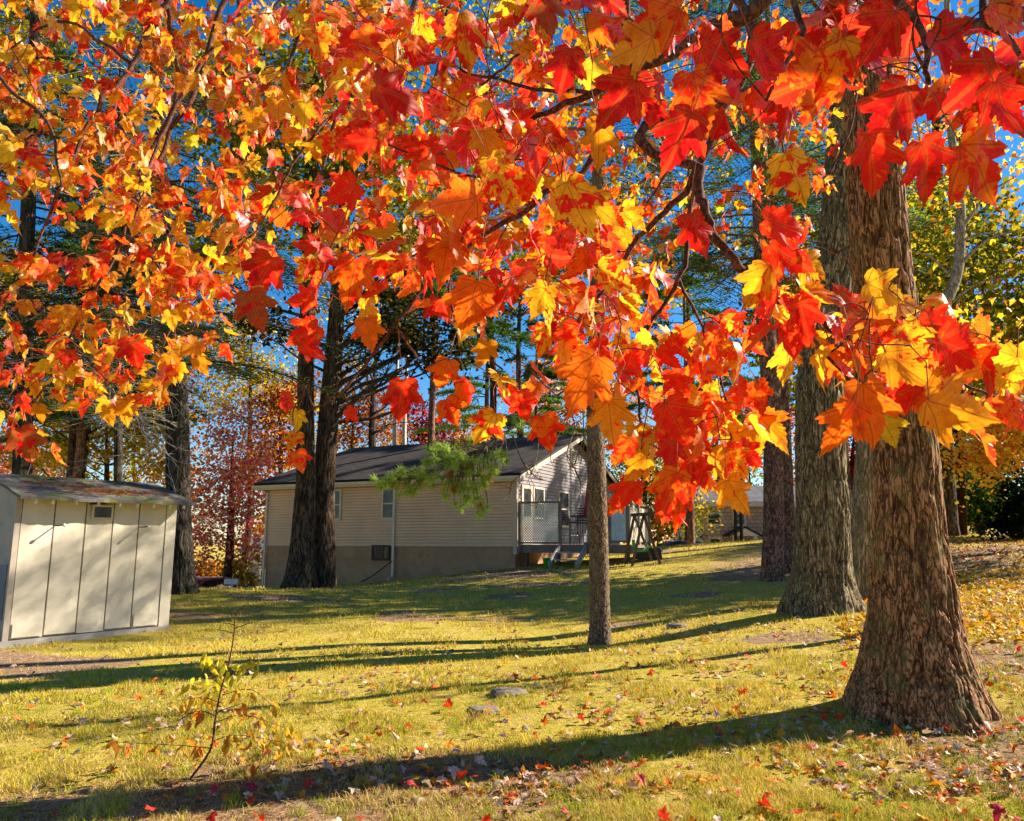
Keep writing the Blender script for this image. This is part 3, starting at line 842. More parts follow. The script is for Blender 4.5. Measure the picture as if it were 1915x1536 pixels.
# centre right, vivid
maple_branch(maple, maple_loc,
    [[W(cr, .04), (1560, -180, 1.6, .014), (1400, 120, 1.6, .010), (1300, 330, 1.6, .008), (1190, 450, 1.65, .006), (1120, 560, 1.65, .005), (1060, 640, 1.6, .003)],
     [(1300, 330, 1.6, .006), (1270, 520, 1.6, .005), (1200, 640, 1.6, .004), (1195, 760, 1.55, .003), (1210, 860, 1.55, .002)],
     [(1270, 520, 1.6, .004), (1330, 660, 1.6, .003), (1360, 760, 1.6, .002), (1370, 850, 1.6, .0018)],
     [(1120, 560, 1.65, .004), (1110, 680, 1.6, .003), (1040, 740, 1.5, .002)]],
    [(1120, 490, 150, 110, 1.35, 2.1, 74, 'C', .071), (1210, 620, 150, 110, 1.35, 2.0, 71, 'C', .071), (1080, 640, 110, 80, 1.4, 1.9, 28, 'C', .071), (1270, 770, 110, 80, 1.4, 1.8, 43, 'C', .071),
     (1260, 850, 100, 50, 1.4, 1.7, 34, 'C', .071), (1340, 700, 60, 100, 1.5, 1.8, 16, 'C', .071)],
    [(1140, 785, 90, 5, 1.3, 'g', .1, .05), (1090, 715, 125, -30, 1.25, 'o', .2, .1), (1022, 808, 72, 15, 1.35, 'or', .2, .1), (980, 758, 60, 20, 1.4, 'r', .2, .1), (1265, 790, 100, 30, 1.3, 'r', .2, .1),
     (1165, 845, 65, -20, 1.35, 'or', .1, .1), (1250, 925, 105, -20, 1.35, 'or', .1, .05), (1172, 925, 70, -30, 1.4, 'r', .2, .1), (1150, 945, 50, -40, 1.45, 'or', .2, .1), (1375, 925, 75, 30, 1.4, 'g', .2, .1),
     (1310, 890, 70, 30, 1.4, 'rd', .2, .1), (1400, 850, 60, 50, 1.45, 'rd', .2, .1), (1425, 740, 65, 20, 1.4, 'or', .2, .1), (1190, 880, 65, -40, 1.35, 'g', .2, .1), (1380, 865, 80, 45, 1.4, 'gr', .2, .1),
     (1150, 520, 90, 60, 1.3, 'yr', .2, .2), (1010, 560, 70, -30, 1.3, 'y', .2, .2)], tipbias=(0.12, -0.1))
# right hand spray in front of the big trunk
maple_branch(maple, maple_loc,
    [[W(cr, .04), W((1.9, 1.35, 2.9), .022), (1300, 200, 1.35, .010), (1305, 330, 1.3, .009), (1330, 430, 1.3, .0085), (1390, 510, 1.3, .008), (1470, 570, 1.3, .007), (1560, 620, 1.3, .005), (1690, 680, 1.3, .004), (1800, 720, 1.3, .003), (1900, 760, 1.3, .002)],
     [(1390, 510, 1.3, .005), (1450, 480, 1.3, .003), (1490, 470, 1.3, .002)],
     [(1470, 570, 1.3, .004), (1560, 680, 1.25, .003), (1620, 740, 1.25, .002)],
     [(1560, 620, 1.3, .004), (1680, 590, 1.25, .003), (1760, 620, 1.25, .002)]],
    [(1530, 590, 90, 70, 1.15, 1.5, 28, 'C', .071), (1640, 640, 120, 80, 1.15, 1.55, 53, 'C', .071), (1760, 700, 110, 70, 1.15, 1.5, 34, 'C', .071), (1880, 720, 60, 50, 1.15, 1.45, 14, 'C', .071), (1470, 640, 50, 40, 1.3, 1.6, 8, 'C', .071)],
    [(1615, 775, 135, 5, 1.05, 'o', .1, .05), (1578, 800, 115, -25, 1.05, 'o', .1, .05), (1660, 805, 75, 20, 1.1, 'l', .2, .05), (1590, 560, 85, 190, 1.1, 'br', .2, .2), (1655, 545, 100, 70, 1.1, 'y', .1, .2),
     (1690, 690, 115, 50, 1.05, 'g', .2, .1), (1790, 765, 150, 75, 1.05, 'g', .1, .2), (1750, 610, 95, 80, 1.15, 'rd', .1, .3), (1800, 655, 120, 70, 1.1, 'r', .1, .1), (1860, 690, 105, -60, 1.1, 'y', .1, .2),
     (1475, 480, 105, 60, 1.15, 'r', .1, .1), (1520, 495, 75, 60, 1.15, 'y', .3, .2), (1470, 420, 105, 80, 1.1, 'r', .1, .1), (1500, 600, 90, 10, 1.15, 'rd', .2, .1), (1700, 640, 90, 30, 1.1, 'yr', .2, .2),
     (1760, 730, 90, -20, 1.15, 'y', .3, .2), (1680, 740, 90, -60, 1.15, 'r', .2, .2), (1890, 770, 80, 30, 1.15, 'or', .2, .1)], tipbias=(0.3, -0.1))
# top right, the nearest leaves, in shade
maple_branch(maple, maple_loc,
    [[W(cr, .03), W((1.2, 0.75, 2.6), .012), (1735, -120, .80, .006), (1728, 60, .78, .004), (1735, 160, .76, .003)],
     [W((1.2, 0.75, 2.6), .010), (1560, -160, .85, .005), (1500, 60, .82, .0035), (1430, 190, .80, .002)],
     [W((1.2, 0.75, 2.6), .008), (1900, -60, .8, .004), (1905, 100, .75, .003)]],
    [(1640, 50, 190, 80, .8, 1.15, 22, 'R', .075), (1850, 110, 80, 100, .75, 1.1, 13, 'R', .075), (1480, 100, 130, 100, .9, 1.2, 16, 'R', .075), (1250, 120, 140, 110, .95, 1.3, 16, 'R', .075)],
    [(1665, 215, 155, -30, .72, 'd', .1, .1), (1560, 120, 130, -20, .74, 'gr', .2, .1), (1625, 300, 120, 5, .72, 'r', .2, .1), (1740, 315, 130, 25, .66, 'rd', .1, .1), (1840, 320, 165, 45, .70, 'or', .1, .1),
     (1880, 200, 130, 30, .66, 'rd', .1, .1), (1780, 90, 140, 60, .72, 'd', .2, .3), (1880, 30, 125, 80, .66, 'or', .1, .4), (1500, 160, 165, -85, .78, 'or', .1, .7), (1640, 60, 125, -40, .70, 'rd', .2, .2),
     (1490, 330, 120, 30, .85, 'yr', .2, .1), (1440, 100, 115, 60, .80, 'rd', .2, .3), (1270, 265, 140, -25, .78, 'd', .1, .1), (1155, 185, 115, -45, .85, 'rd', .1, .1), (1225, 45, 130, -70, .80, 'or', .1, .6),
     (1310, 185, 130, 20, .82, 'or', .1, .1), (1350, 110, 120, 70, .85, 'rd', .1, .2), (1305, 440, 100, 20, .95, 'd', .2, .1), (1180, 90, 120, -80, .82, 'g', .1, .7), (1820, 150, 120, -50, .68, 'd', .1, .2)], tipbias=(0, -0.1))
# outer boughs further off, above the lawn
maple_branch(maple, maple_loc,
    [[W((2.6, 1.3, 5.2), .05), W((2.6, 3.6, 6.2), .035), (1420, -120, 5.6, .025), (1340, 120, 5.6, .018), (1250, 320, 5.4, .010), (1180, 420, 5.4, .006)],
     [(1420, -120, 5.6, .018), (1560, 60, 5.8, .012), (1600, 200, 5.8, .008), (1540, 350, 5.6, .005)],
     [(1340, 120, 5.6, .012), (1460, 260, 5.4, .008), (1430, 380, 5.4, .005)]],
    [(1330, 180, 240, 230, 4.6, 6.6, 420, 'B', .092), (1560, 180, 140, 170, 4.6, 6.4, 170, 'B', .092), (1400, 400, 110, 80, 4.8, 6.2, 70, 'B', .092), (1200, 420, 120, 100, 4.8, 6.2, 110, 'B', .092), (1130, 120, 120, 120, 4.8, 6.2, 110, 'B', .092), (1640, 90, 110, 90, 5.0, 6.4, 60, 'B', .092), (1740, 190, 60, 80, 5.0, 6.4, 26, 'B', .092)])
maple_branch(maple, maple_loc,
    [[W((2.6, 1.3, 5.2), .045), W((1.4, 3.6, 5.9), .03), (900, -140, 5.2, .02), (820, 120, 5.0, .013), (760, 330, 4.8, .008)],
     [(900, -140, 5.2, .016), (600, -60, 5.0, .012), (430, 120, 4.8, .008), (360, 230, 4.8, .005)],
     [(820, 120, 5.0, .010), (980, 260, 5.0, .007), (1010, 380, 5.0, .004)]],
    [(820, 170, 260, 190, 4.2, 5.8, 330, 'B', .092), (480, 120, 190, 140, 4.2, 5.6, 230, 'B', .092), (1000, 330, 130, 120, 4.4, 5.6, 130, 'B', .092), (250, 60, 160, 90, 4.4, 5.4, 130, 'B', .092), (80, 120, 120, 150, 4.4, 5.6, 120, 'B', .092), (180, 330, 150, 110, 4.4, 5.6, 110, 'B', .092), (720, 430, 130, 90, 4.2, 5.4, 90, 'Y', .092), (1040, 380, 150, 110, 4.2, 5.6, 150, 'B', .092), (880, 400, 120, 80, 4.2, 5.4, 70, 'B', .092)])

# ------------------------------------------------------------------ trunks
def trunk_from_px(D, rows):
    P = [at(cx, py, D) for cx, py, w in rows]
    Rr = [w / 2 / FPX * D * CP for cx, py, w in rows]
    return P, Rr

def trunk_mesh(name, P, Rad, mat, parent, origin, nth=48, dz=0.08, amp=0.02, freq=0.05, lobes=0.25, lobe_h=0.4, k=5, seed=0.0, stretch=0.2, knots=0):
    z = np.array([p[2] for p in P])
    o_ = np.argsort(z)
    z = z[o_]
    X, Y, Rr = np.array(P)[o_, 0], np.array(P)[o_, 1], np.array(Rad)[o_]
    zz = np.arange(z[0], z[-1] + dz, dz)
    zz = np.clip(zz, z[0], z[-1])
    # smooth the profile
    fine = np.linspace(z[0], z[-1], 1600)
    ker = np.ones(15) / 15
    def sm(a):
        b = np.interp(fine, z, a)
        b = np.convolve(np.r_[np.full(7, b[0]), b, np.full(7, b[-1])], ker, 'valid')
        return np.interp(zz, fine, b)
    cx, cy, rr = sm(X), sm(Y), sm(Rr)
    th = np.linspace(0, 2 * np.pi, nth, endpoint=False)
    Zg, T = np.meshgrid(zz, th, indexing='ij')
    rg = np.repeat(rr[:, None], nth, 1)
    hh = Zg - z[0]
    lob = lobes * np.exp(-hh / lobe_h) * (np.cos(k * T + seed + 0.6 * np.sin(T * 2 + seed)) * 0.7 + 0.3 * np.cos((k + 3) * T + 2 * seed))
    lob = lob + 0.03 * np.cos(2 * T + seed * 3 + hh * 0.3)
    rg = rg * (1 + lob)
    bx, by = np.cos(T) * rg, np.sin(T) * rg
    cavv = np.ones(T.shape)
    if amp > 0:
        wob = 0.9 * (fbm(bx.ravel() / freq * .35 + seed, by.ravel() / freq * .35, Zg.ravel() / freq * stretch * 1.2, 2).reshape(T.shape) - 0.5)
        n1 = fbm((bx / freq + wob * 1.6).ravel() + seed * 7, (by / freq + wob * 1.6).ravel(), (Zg / freq * stretch).ravel(), 2).reshape(T.shape)
        n2 = fbm((bx / freq * 2.2).ravel(), (by / freq * 2.2).ravel() + seed, (Zg / freq * stretch * 3.5).ravel(), 2).reshape(T.shape)
        dd = np.abs(2 * n1 - 1)
        disp = amp * (sstep(0.0, 0.26, dd) - 0.6) + amp * 0.55 * (n2 - 0.5)
        rg = rg + disp
        cavv = np.clip(sstep(0.0, 0.26, dd) * 0.8 + 0.4 * (n2 - 0.25), 0, 1)
    for q in range(knots):
        kz, kt = rng.uniform(z[0] + 1, z[-1] * 0.8), rng.uniform(0, 6.28)
        dt = np.angle(np.exp(1j * (T - kt)))
        rg = rg + 0.25 * rg * np.exp(-((dt * 2.2) ** 2 + ((Zg - kz) / 0.08) ** 2))
    V = np.stack([cx[:, None] + np.cos(T) * rg, cy[:, None] + np.sin(T) * rg, Zg], -1).reshape(-1, 3)
    nz = len(zz)
    i0 = (np.arange(nz - 1)[:, None] * nth + np.arange(nth)[None, :]).ravel()
    i1 = (np.arange(nz - 1)[:, None] * nth + (np.arange(nth)[None, :] + 1) % nth).ravel()
    F = np.c_[i0, i1, i1 + nth, i0 + nth]
    return np_mesh(name, V, F, mat, parent, {"cav": ('FLOAT', cavv.ravel())}, True, origin), (np.c_[cx, cy, zz], rr)

def extend(rows, dpy, n, wend):
    """carry a trunk on above the frame"""
    (cx0, py0, w0), (cx1, py1, w1) = rows[-2], rows[-1]
    s = (cx1 - cx0) / (py1 - py0)
    out = list(rows)
    for i in range(1, n + 1):
        out.append((cx1 + s * dpy * i / n, py1 + dpy * i / n, w1 + (wend - w1) * i / n))
    return out

# ------------------------------------------------------------------ foliage masses
def cards(c, size, colr, flat=0.3, asp=(0.6, 1.0), hang=0.0):
    n = len(c)
    nr = norm(rng.normal(0, 1, (n, 3)) + np.array([[0, 0, flat]]))
    t = norm(np.cross(nr, rng.normal(0, 1, (n, 3))) + np.array([[0, 0, -hang]]))
    b = norm(np.cross(nr, t))
    s = size * rng.uniform(0.6, 1.3, n)
    a = rng.uniform(asp[0], asp[1], n)
    V = np.stack([c - t * s[:, None] * .5, c + b * (s * a * .5)[:, None] + t * (s * .08)[:, None], c + t * s[:, None] * .5, c - b * (s * a * .5)[:, None] + t * (s * .08)[:, None]], 1).reshape(-1, 3)
    F = np.arange(n)[:, None] * 4 + np.array([[0, 1, 2, 3]])
    return V, F, np.repeat(colr, 4, 0)

FP = {  # far foliage palettes: colours with weights
    'yg': [("8f8a1c", 3), ("b7a51f", 3), ("5f6a1a", 2), ("c98f1c", 1), ("7d7c22", 2)],
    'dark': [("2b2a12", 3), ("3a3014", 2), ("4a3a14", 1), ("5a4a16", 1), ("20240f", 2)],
    'yel': [("d8a91c", 3), ("c6b52a", 3), ("a0962a", 2), ("e0b830", 2), ("b9781c", 1)],
    'pink': [("f0807c", 3), ("f29468", 3), ("e06070", 2), ("f2a450", 2), ("f6bca8", 2), ("a88448", 1)],
    'ora': [("cf6a1a", 3), ("d98a24", 3), ("b24c1c", 2), ("c7a030", 1), ("8f4a1c", 1)],
    'mag': [("8f2038", 3), ("a83a44", 2), ("6a1a2c", 2), ("b0623a", 1)],
    'cri': [("9c1016", 3), ("c21a1c", 2), ("6a0a12", 2), ("c23a1a", 1)],
    'oli': [("8a8424", 3), ("b39a24", 2), ("5c641e", 3), ("c08a24", 2), ("3f4a1a", 2)],
    'rust': [("b2601c", 3), ("8a4a1c", 2), ("c28a2a", 2), ("6a5a20", 1), ("9a3a20", 1)],
    'gold': [("f8c038", 4), ("f8a43c", 3), ("ee8034", 2), ("f8d850", 3)],
    'green': [("4a6a20", 3), ("6a8a2c", 2), ("34501c", 2)],
    'hem': [("2e4220", 3), ("3c5228", 3), ("4e642c", 2), ("6a6a2c", 1), ("22301a", 2)],
    'pine': [("426428", 3), ("547c34", 3), ("304c22", 2), ("789848", 1)],
    'pgr': [("a3b84a", 3), ("bccb66", 2), ("7d9c3c", 2)],
    'rho': [("14200f", 3), ("1c2c14", 2), ("24381a", 1)],
    'spr': [("26381c", 3), ("34502a", 2), ("1a2a16", 2), ("48683a", 1)],
    'yel2': [("e0b81c", 3), ("e8c832", 2), ("c9921c", 1)],
}
def fp(pal, n, clump=None):
    P = FP[pal]
    w = np.array([q[1] for q in P], float); w /= w.sum()
    C = np.array([lin(q[0]) for q in P])
    if clump is None:
        return np.clip(C[rng.choice(len(P), n, p=w)] * rng.uniform(0.75, 1.25, (n, 1)), 0, .9)
    m = int(clump.max()) + 1
    ci = rng.choice(len(P), m, p=w)
    own = rng.choice(len(P), n, p=w)
    idx = np.where(rng.random(n) < 0.6, ci[clump], own)
    return np.clip(C[idx] * rng.uniform(0.7, 1.3, (n, 1)) * rng.uniform(0.75, 1.2, m)[clump][:, None], 0, .9)

def blob_leaves(blobs, D, per, cl_r):
    """blobs (px,py,rx,ry,n) at distance D -> leaf centres, clump index, clump centres"""
    pts, cid, cc = [], [], []
    for b in blobs:
        px, py, rx, ry, n = b[:5]
        d = b[5] if len(b) > 5 else D
        c = at(px, py, d)
        sx, sz = rx / FPX * d, ry / FPX * d
        sy = 0.8 * sx
        m = max(3, int(n / per))
        u = norm(rng.normal(0, 1, (m, 3))) * (rng.random((m, 1)) ** 0.45)
        q = c + u * np.array([[sx, sy, sz]])
        k = max(1, int(n / m))
        off = rng.normal(0, 1, (m, k, 3)) * np.array([cl_r, cl_r, cl_r * 0.5]) * rng.uniform(0.5, 1.3, (m, 1, 1))
        off[..., 2] -= 0.12 * (off[..., 0] ** 2 + off[..., 1] ** 2) / cl_r
        pts.append((q[:, None] + off).reshape(-1, 3))
        cid.append(np.repeat(np.arange(m), k) + (len(cc) if cc else 0))
        cc += list(q)
    return np.concatenate(pts), np.concatenate(cid), np.array(cc)

def limbs_to(wood, axis, rads, targets, nmax=26, r0=0.35, rmin=0.012):
    """limbs from a trunk axis (N,3) out to foliage clumps"""
    if len(targets) > nmax:
        targets = targets[rng.choice(len(targets), nmax, replace=False)]
    for q in targets:
        d = np.linalg.norm(axis[:, :2] - q[None, :2], axis=1)
        want = q[2] - 0.55 * np.min(d)
        j = int(np.argmin(np.abs(axis[:, 2] - want)))
        p = axis[j]
        L = np.linalg.norm(q - p)
        r = max(rmin, min(rads[j] * r0, 0.014 * L + 0.01))
        m1 = p + (q - p) * 0.4 + rng.normal(0, 0.07 * L, 3)
        m2 = p + (q - p) * 0.75 + rng.normal(0, 0.06 * L, 3) + np.array([0, 0, 0.04 * L])
        cp = catmull([p, m1, m2, q], 3)
        wood.tube(cp, list(np.linspace(r, rmin * 0.5, len(cp))), 5, False)
        for _ in range(2):
            j2 = rng.integers(4, len(cp) - 1)
            e = cp[j2] + rng.normal(0, 0.2 * L, 3) + (q - p) * 0.15
            wood.tube(catmull([cp[j2], (cp[j2] + e) / 2 + rng.normal(0, .04 * L, 3), e], 2), [r * .45, r * .35, r * .3, r * .22, rmin * .4], 4, False)

def broadleaf(label, base_px, D, blobs, pal, leaf=0.16, per=45, cl_r=0.6, trunk_r=0.2, bark='bark_dark', name="broadleaf_tree", cat="tree", top=None, group=None, nl=26, lean=0.0, trunk=None, mat='foliage', flat=0.3):
    g = ground_px(base_px, D) if trunk is None else np.array([trunk[0][0][0], trunk[0][0][1], trunk[0][0][2]])
    root = thing(name, label, cat, g, group=group)
    pts, cid, cc = blob_leaves(blobs, D, per, cl_r)
    if trunk is None:
        ztop = top if top else cc[:, 2].max() * 0.55 + cc[:, 2].mean() * 0.45
        H = max(1.0, ztop - g[2])
        tx = cc[:, 0].mean() * 0.5 + g[0] * 0.5 + lean
        ax = [g + np.array([0, 0, -0.1]), g + np.array([0.02 * H, 0, .3 * H]), np.array([g[0] * .6 + tx * .4, g[1] + .2, g[2] + .65 * H]), np.array([tx, g[1], g[2] + H])]
        cp = catmull(ax, 6)
        rr = list(trunk_r * np.interp(np.linspace(0, 1, len(cp)), [0, .06, .5, 1], [1.5, 1.0, .7, .15]))
        w = MB()
        w.tube(cp, rr, 9)
        w.build("trunk", M[bark], root, True, g)
        axis, rads = np.array(cp), np.array(rr)
    else:
        axis, rads = trunk[1]
    lw = MB()
    limbs_to(lw, axis, rads, cc, nl)
    if lw.v: lw.build("limbs", M[bark], root, True, g)
    V, F, Cc = cards(pts, leaf, fp(pal, len(pts), cid), flat)
    np_mesh("crown", V, F, M[mat], root, {"col": ('FLOAT_COLOR', rgba(Cc))}, False, g)
    return root

def needle_quads(c, d, length, width, colr):
    n = len(c)
    d = norm(d)
    s = norm(np.cross(d, rng.normal(0, 1, (n, 3))))
    L = length * rng.uniform(0.6, 1.2, n)[:, None]
    w = width * rng.uniform(0.7, 1.2, n)[:, None]
    V = np.stack([c - s * w * .5, c + s * w * .5, c + d * L + s * w * .2, c + d * L - s * w * .2], 1).reshape(-1, 3)
    F = np.arange(n)[:, None] * 4 + np.array([[0, 1, 2, 3]])
    return V, F, np.repeat(colr, 4, 0)

def conifer_crown(root, origin, axis, z0, z1, n_br, Lfun, pal, bark, droop=0.35, rise=0.15, per=150, nl=0.16, nw=0.03, azim=None, tw=0.30, mat='needle', r0=0.03, minL=0.3):
    wood = MB()
    C, Dv, cid = [], [], []
    for b in range(n_br):
        z = z0 + (z1 - z0) * (b + rng.random()) / n_br
        j = int(np.argmin(np.abs(axis[:, 2] - z)))
        p0 = axis[j].copy(); p0[2] = z
        az = rng.uniform(0, 2 * np.pi) if azim is None else azim(z)
        L = Lfun((z - z0) / (z1 - z0)) * rng.uniform(0.65, 1.2)
        if L < minL: continue
        h = np.array([math.cos(az), math.sin(az), 0])
        pr = np.array([-h[1], h[0], 0])
        bow = rng.normal(0, 0.08)
        def P(t):
            t = np.asarray(t, float)[..., None]
            return p0 + h * (L * t) + pr * (bow * L * t * t) + np.array([0, 0, 1.0]) * (rise * L * t - droop * L * t * t)
        ts = np.linspace(0, 1, 7)
        r = r0 * (0.4 + L / 4)
        wood.tube(list(P(ts)), list(np.linspace(r, r * .15, 7)), 4, False)
        m = int(per * L / 2)
        ntw = max(4, int(L / 0.22))
        t = 0.22 + 0.78 * (np.floor(rng.random(m) * ntw) + 0.5) / ntw
        sg = np.where(rng.random(m) < 0.5, -1.0, 1.0)
        u = rng.random(m) ** 0.8
        wd = L * tw * (1.15 - t * 0.8)
        base = P(t)
        off = (pr * 0.85)[None] * (sg * u * wd)[:, None] + h[None] * (u * wd * 0.55)[:, None]
        c = base + off + np.c_[rng.normal(0, .03, (m, 2)), -0.25 * u * wd * rng.uniform(0.4, 1.4, m) + rng.normal(0, .03, m)]
        d = norm(off + h[None] * 0.03) + rng.normal(0, 0.45, (m, 3))
        C.append(c); Dv.append(d); cid.append(np.full(m, b))
        for q in range(ntw):
            tq = 0.22 + 0.78 * (q + 0.5) / ntw
            for s_ in (-1, 1):
                wq = L * tw * (1.15 - tq * 0.8)
                b0 = P(tq)
                e = b0 + pr * 0.85 * s_ * wq + h * wq * .55 + np.array([0, 0, -0.25 * wq])
                wood.tube([b0, (b0 + e) / 2 + np.array([0, 0, .04 * wq]), e], [r * .3, r * .22, r * .1], 3, False)
    if not C: return
    C, Dv, cid = np.concatenate(C), np.concatenate(Dv), np.concatenate(cid)
    wood.build("branches", M[bark], root, False, origin)
    V, F, cc = needle_quads(C, Dv, nl, nw, fp(pal, len(C), cid))
    np_mesh("needles", V, F, M[mat], root, {"col": ('FLOAT_COLOR', rgba(cc))}, False, origin)

# ------------------------------------------------------------------ the trees on and around the lawn
def big_trunk(name, label, cat, D, rows, mat, above=(-900, 4, 0.6), group=None, **kw):
    rows = extend(rows, above[0], above[1], rows[-1][2] * above[2])
    P, Rd = trunk_from_px(D, rows)
    zb = g1(P[0][0], P[0][1])
    P[0] = np.array([P[0][0], P[0][1], min(P[0][2], zb) - 0.10])
    root = thing(name, label, cat, (P[0][0], P[0][1], zb), group=group)
    g = np.array([P[0][0], P[0][1], zb])
    o, ax = trunk_mesh("trunk", P, Rd, mat, root, g, **kw)
    return root, g, ax

def add_crown(root, g, ax, D, blobs, pal, leaf, per, cl_r, bark, nl=24, name="crown", mat='foliage', r0=.35):
    pts, cid, cc = blob_leaves(blobs, D, per, cl_r)
    lw = MB()
    limbs_to(lw, ax[0], ax[1], cc, nl, r0)
    lw.build("limbs", M[bark], root, True, g)
    V, F, Cc = cards(pts, leaf, fp(pal, len(pts), cid))
    np_mesh(name, V, F, M[mat], root, {"col": ('FLOAT_COLOR', rgba(Cc))}, False, g)

# A: the large oak nearest the viewer
rt, g, ax = big_trunk("oak_tree", "massive oak with deeply furrowed brown bark and flared roots, nearest trunk of all", "oak tree", 6.9,
    [(1716, 1356, 280), (1714, 1335, 262), (1710, 1312, 246), (1710, 1285, 226), (1710, 1250, 200), (1709, 1200, 176), (1708, 1150, 157), (1700, 1000, 125), (1693, 850, 114), (1668, 650, 111), (1648, 500, 108), (1634, 320, 102), (1612, 0, 96)],
    M['bark_oak'], (-700, 4, 0.6), nth=360, dz=0.012, amp=0.027, freq=0.052, lobes=0.22, lobe_h=0.26, k=5, seed=1.3, stretch=0.15)
add_crown(rt, g, ax, 6.9, [(1850, -420, 260, 190, 900), (1420, -560, 220, 160, 600)], 'yg', 0.11, 45, 0.35, 'bark_oak', 20)
# B: the second oak
rt, g, ax = big_trunk("oak_tree", "thick grey brown oak with wide mossy root flare, standing behind the massive furrowed oak", "oak tree", 12.2,
    [(1535, 1152, 150), (1535, 1130, 136), (1536, 1100, 114), (1537, 1060, 99), (1538, 950, 89), (1534, 850, 86), (1532, 720, 82), (1552, 560, 79), (1572, 420, 77), (1585, 250, 75), (1600, 0, 74)],
    M['bark_oak_b'], (-500, 3, 0.5), nth=200, dz=0.025, amp=0.032, freq=0.075, lobes=0.20, lobe_h=0.30, k=6, seed=2.1, stretch=0.16)
add_crown(rt, g, ax, 12.6, [(1640, -180, 260, 180, 1200), (1480, -330, 200, 140, 900), (1760, -60, 130, 110, 400)], 'yg', 0.13, 45, 0.45, 'bark_oak_b', 22)
# C
rt, g, ax = big_trunk("tree", "slender pale tan trunk squeezed between the two thick oaks", "tree", 14.5,
    [(1624, 1125, 66), (1621, 1090, 58), (1618, 1050, 53), (1618, 950, 47), (1622, 850, 43), (1630, 600, 40), (1640, 300, 37), (1650, 0, 33)],
    M['bark_tan'], (-300, 3, 0.5), nth=80, dz=0.04, amp=0.014, freq=0.055, lobes=0.12, k=4, seed=.7, stretch=0.12)
add_crown(rt, g, ax, 15, [(1690, 100, 110, 120, 500), (1640, -120, 160, 120, 600)], 'ora', 0.13, 45, 0.45, 'bark_tan', 14)
# D, E: the two pines left of the oaks
rtD, gD, axD = big_trunk("pine_tree", "straight reddish brown pine trunk left of the mossy oak", "pine tree", 18.0,
    [(1445, 1090, 50), (1445, 1065, 43), (1446, 1020, 40), (1447, 950, 38), (1446, 800, 36), (1440, 700, 35), (1432, 600, 34), (1425, 450, 33), (1420, 300, 31), (1412, 0, 26)],
    M['bark_pine'], (-300, 3, 0.4), nth=72, dz=0.05, amp=0.016, freq=0.06, lobes=0.10, k=4, seed=3.3, stretch=0.4)
conifer_crown(rtD, gD, axD[0], 8.2, 17.5, 60, lambda t: 3.6 * (1 - t) ** .7 + .8, 'pine', 'bark_pine', .25, .22, 230, .16, .024)
rtE, gE, axE = big_trunk("pine_tree", "thinner reddish pine trunk close beside the straight pine, in its shade", "pine tree", 19.2,
    [(1473, 1080, 36), (1473, 1040, 29), (1473, 1000, 26), (1470, 900, 25), (1464, 750, 23), (1455, 600, 22), (1446, 450, 20), (1440, 200, 17)],
    M['bark_pine'], (-300, 3, 0.4), nth=56, dz=0.06, amp=0.014, freq=0.06, lobes=0.10, k=4, seed=4.1, stretch=0.4)
conifer_crown(rtE, gE, axE[0], 8.5, 15.5, 40, lambda t: 3.4 * (1 - t) ** .7 + .6, 'pine', 'bark_pine', .25, .2, 140, .16, .024)
# F: the young pine in the middle of the lawn
rtF, gF, axF = big_trunk("pine_tree", "young pine with a slim knobbly trunk standing alone in the middle of the lawn", "pine tree", 11.6,
    [(1123, 1212, 54), (1122, 1195, 44), (1122, 1170, 39), (1121, 1100, 37), (1119, 1000, 36), (1116, 900, 36), (1113, 800, 33), (1112, 700, 32), (1116, 600, 31), (1120, 400, 28), (1120, 150, 26), (1118, -50, 24)],
    M['bark_young'], (-300, 3, 0.5), nth=110, dz=0.02, amp=0.010, freq=0.035, lobes=0.14, lobe_h=0.12, k=5, seed=5.0, stretch=0.6, knots=7)
conifer_crown(rtF, gF, axF[0], 6.6, 12.4, 36, lambda t: 2.4 * (1 - t) ** .6 + .7, 'pine', 'bark_young', .2, .25, 150, .13, .018)
# G, H: the leaning pair by the house
rtG, gG, axG = big_trunk("oak_tree", "dark oak with a flared foot, left one of the pair before the tan house", "oak tree", 23.0,
    [(556, 1114, 84), (559, 1098, 66), (562, 1075, 54), (564, 1040, 46), (566, 1000, 41), (572, 900, 35), (571, 800, 33), (572, 700, 31), (575, 600, 30), (580, 400, 27), (585, 250, 26), (590, 60, 23)],
    M['bark_dark'], (-120, 2, 0.6), nth=80, dz=0.05, amp=0.022, freq=0.075, lobes=0.22, lobe_h=.35, k=5, seed=6.2, stretch=0.12)
add_crown(rtG, gG, axG, 23.0, [(600, 150, 190, 140, 4200), (540, 340, 140, 120, 2900), (700, 290, 130, 110, 2600), (640, -30, 220, 110, 2000), (460, 220, 110, 140, 2200), (760, 430, 90, 70, 1000), (430, 470, 60, 90, 900)], 'yg', 0.19, 45, 0.55, 'bark_dark', 40)
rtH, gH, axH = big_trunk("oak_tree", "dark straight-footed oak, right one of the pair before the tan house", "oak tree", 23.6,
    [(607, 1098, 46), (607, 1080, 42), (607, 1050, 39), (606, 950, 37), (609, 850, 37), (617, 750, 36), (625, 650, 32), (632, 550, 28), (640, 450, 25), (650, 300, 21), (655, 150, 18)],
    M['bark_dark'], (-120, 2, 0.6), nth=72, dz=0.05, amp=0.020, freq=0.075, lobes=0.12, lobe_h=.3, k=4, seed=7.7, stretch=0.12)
add_crown(rtH, gH, axH, 23.6, [(760, 620, 90, 60, 900), (720, 550, 80, 55, 700), (840, 660, 70, 45, 500), (500, 610, 80, 45, 500), (690, 480, 60, 60, 400), (900, 560, 60, 60, 350)], 'dark', 0.17, 40, 0.5, 'bark_dark', 30)
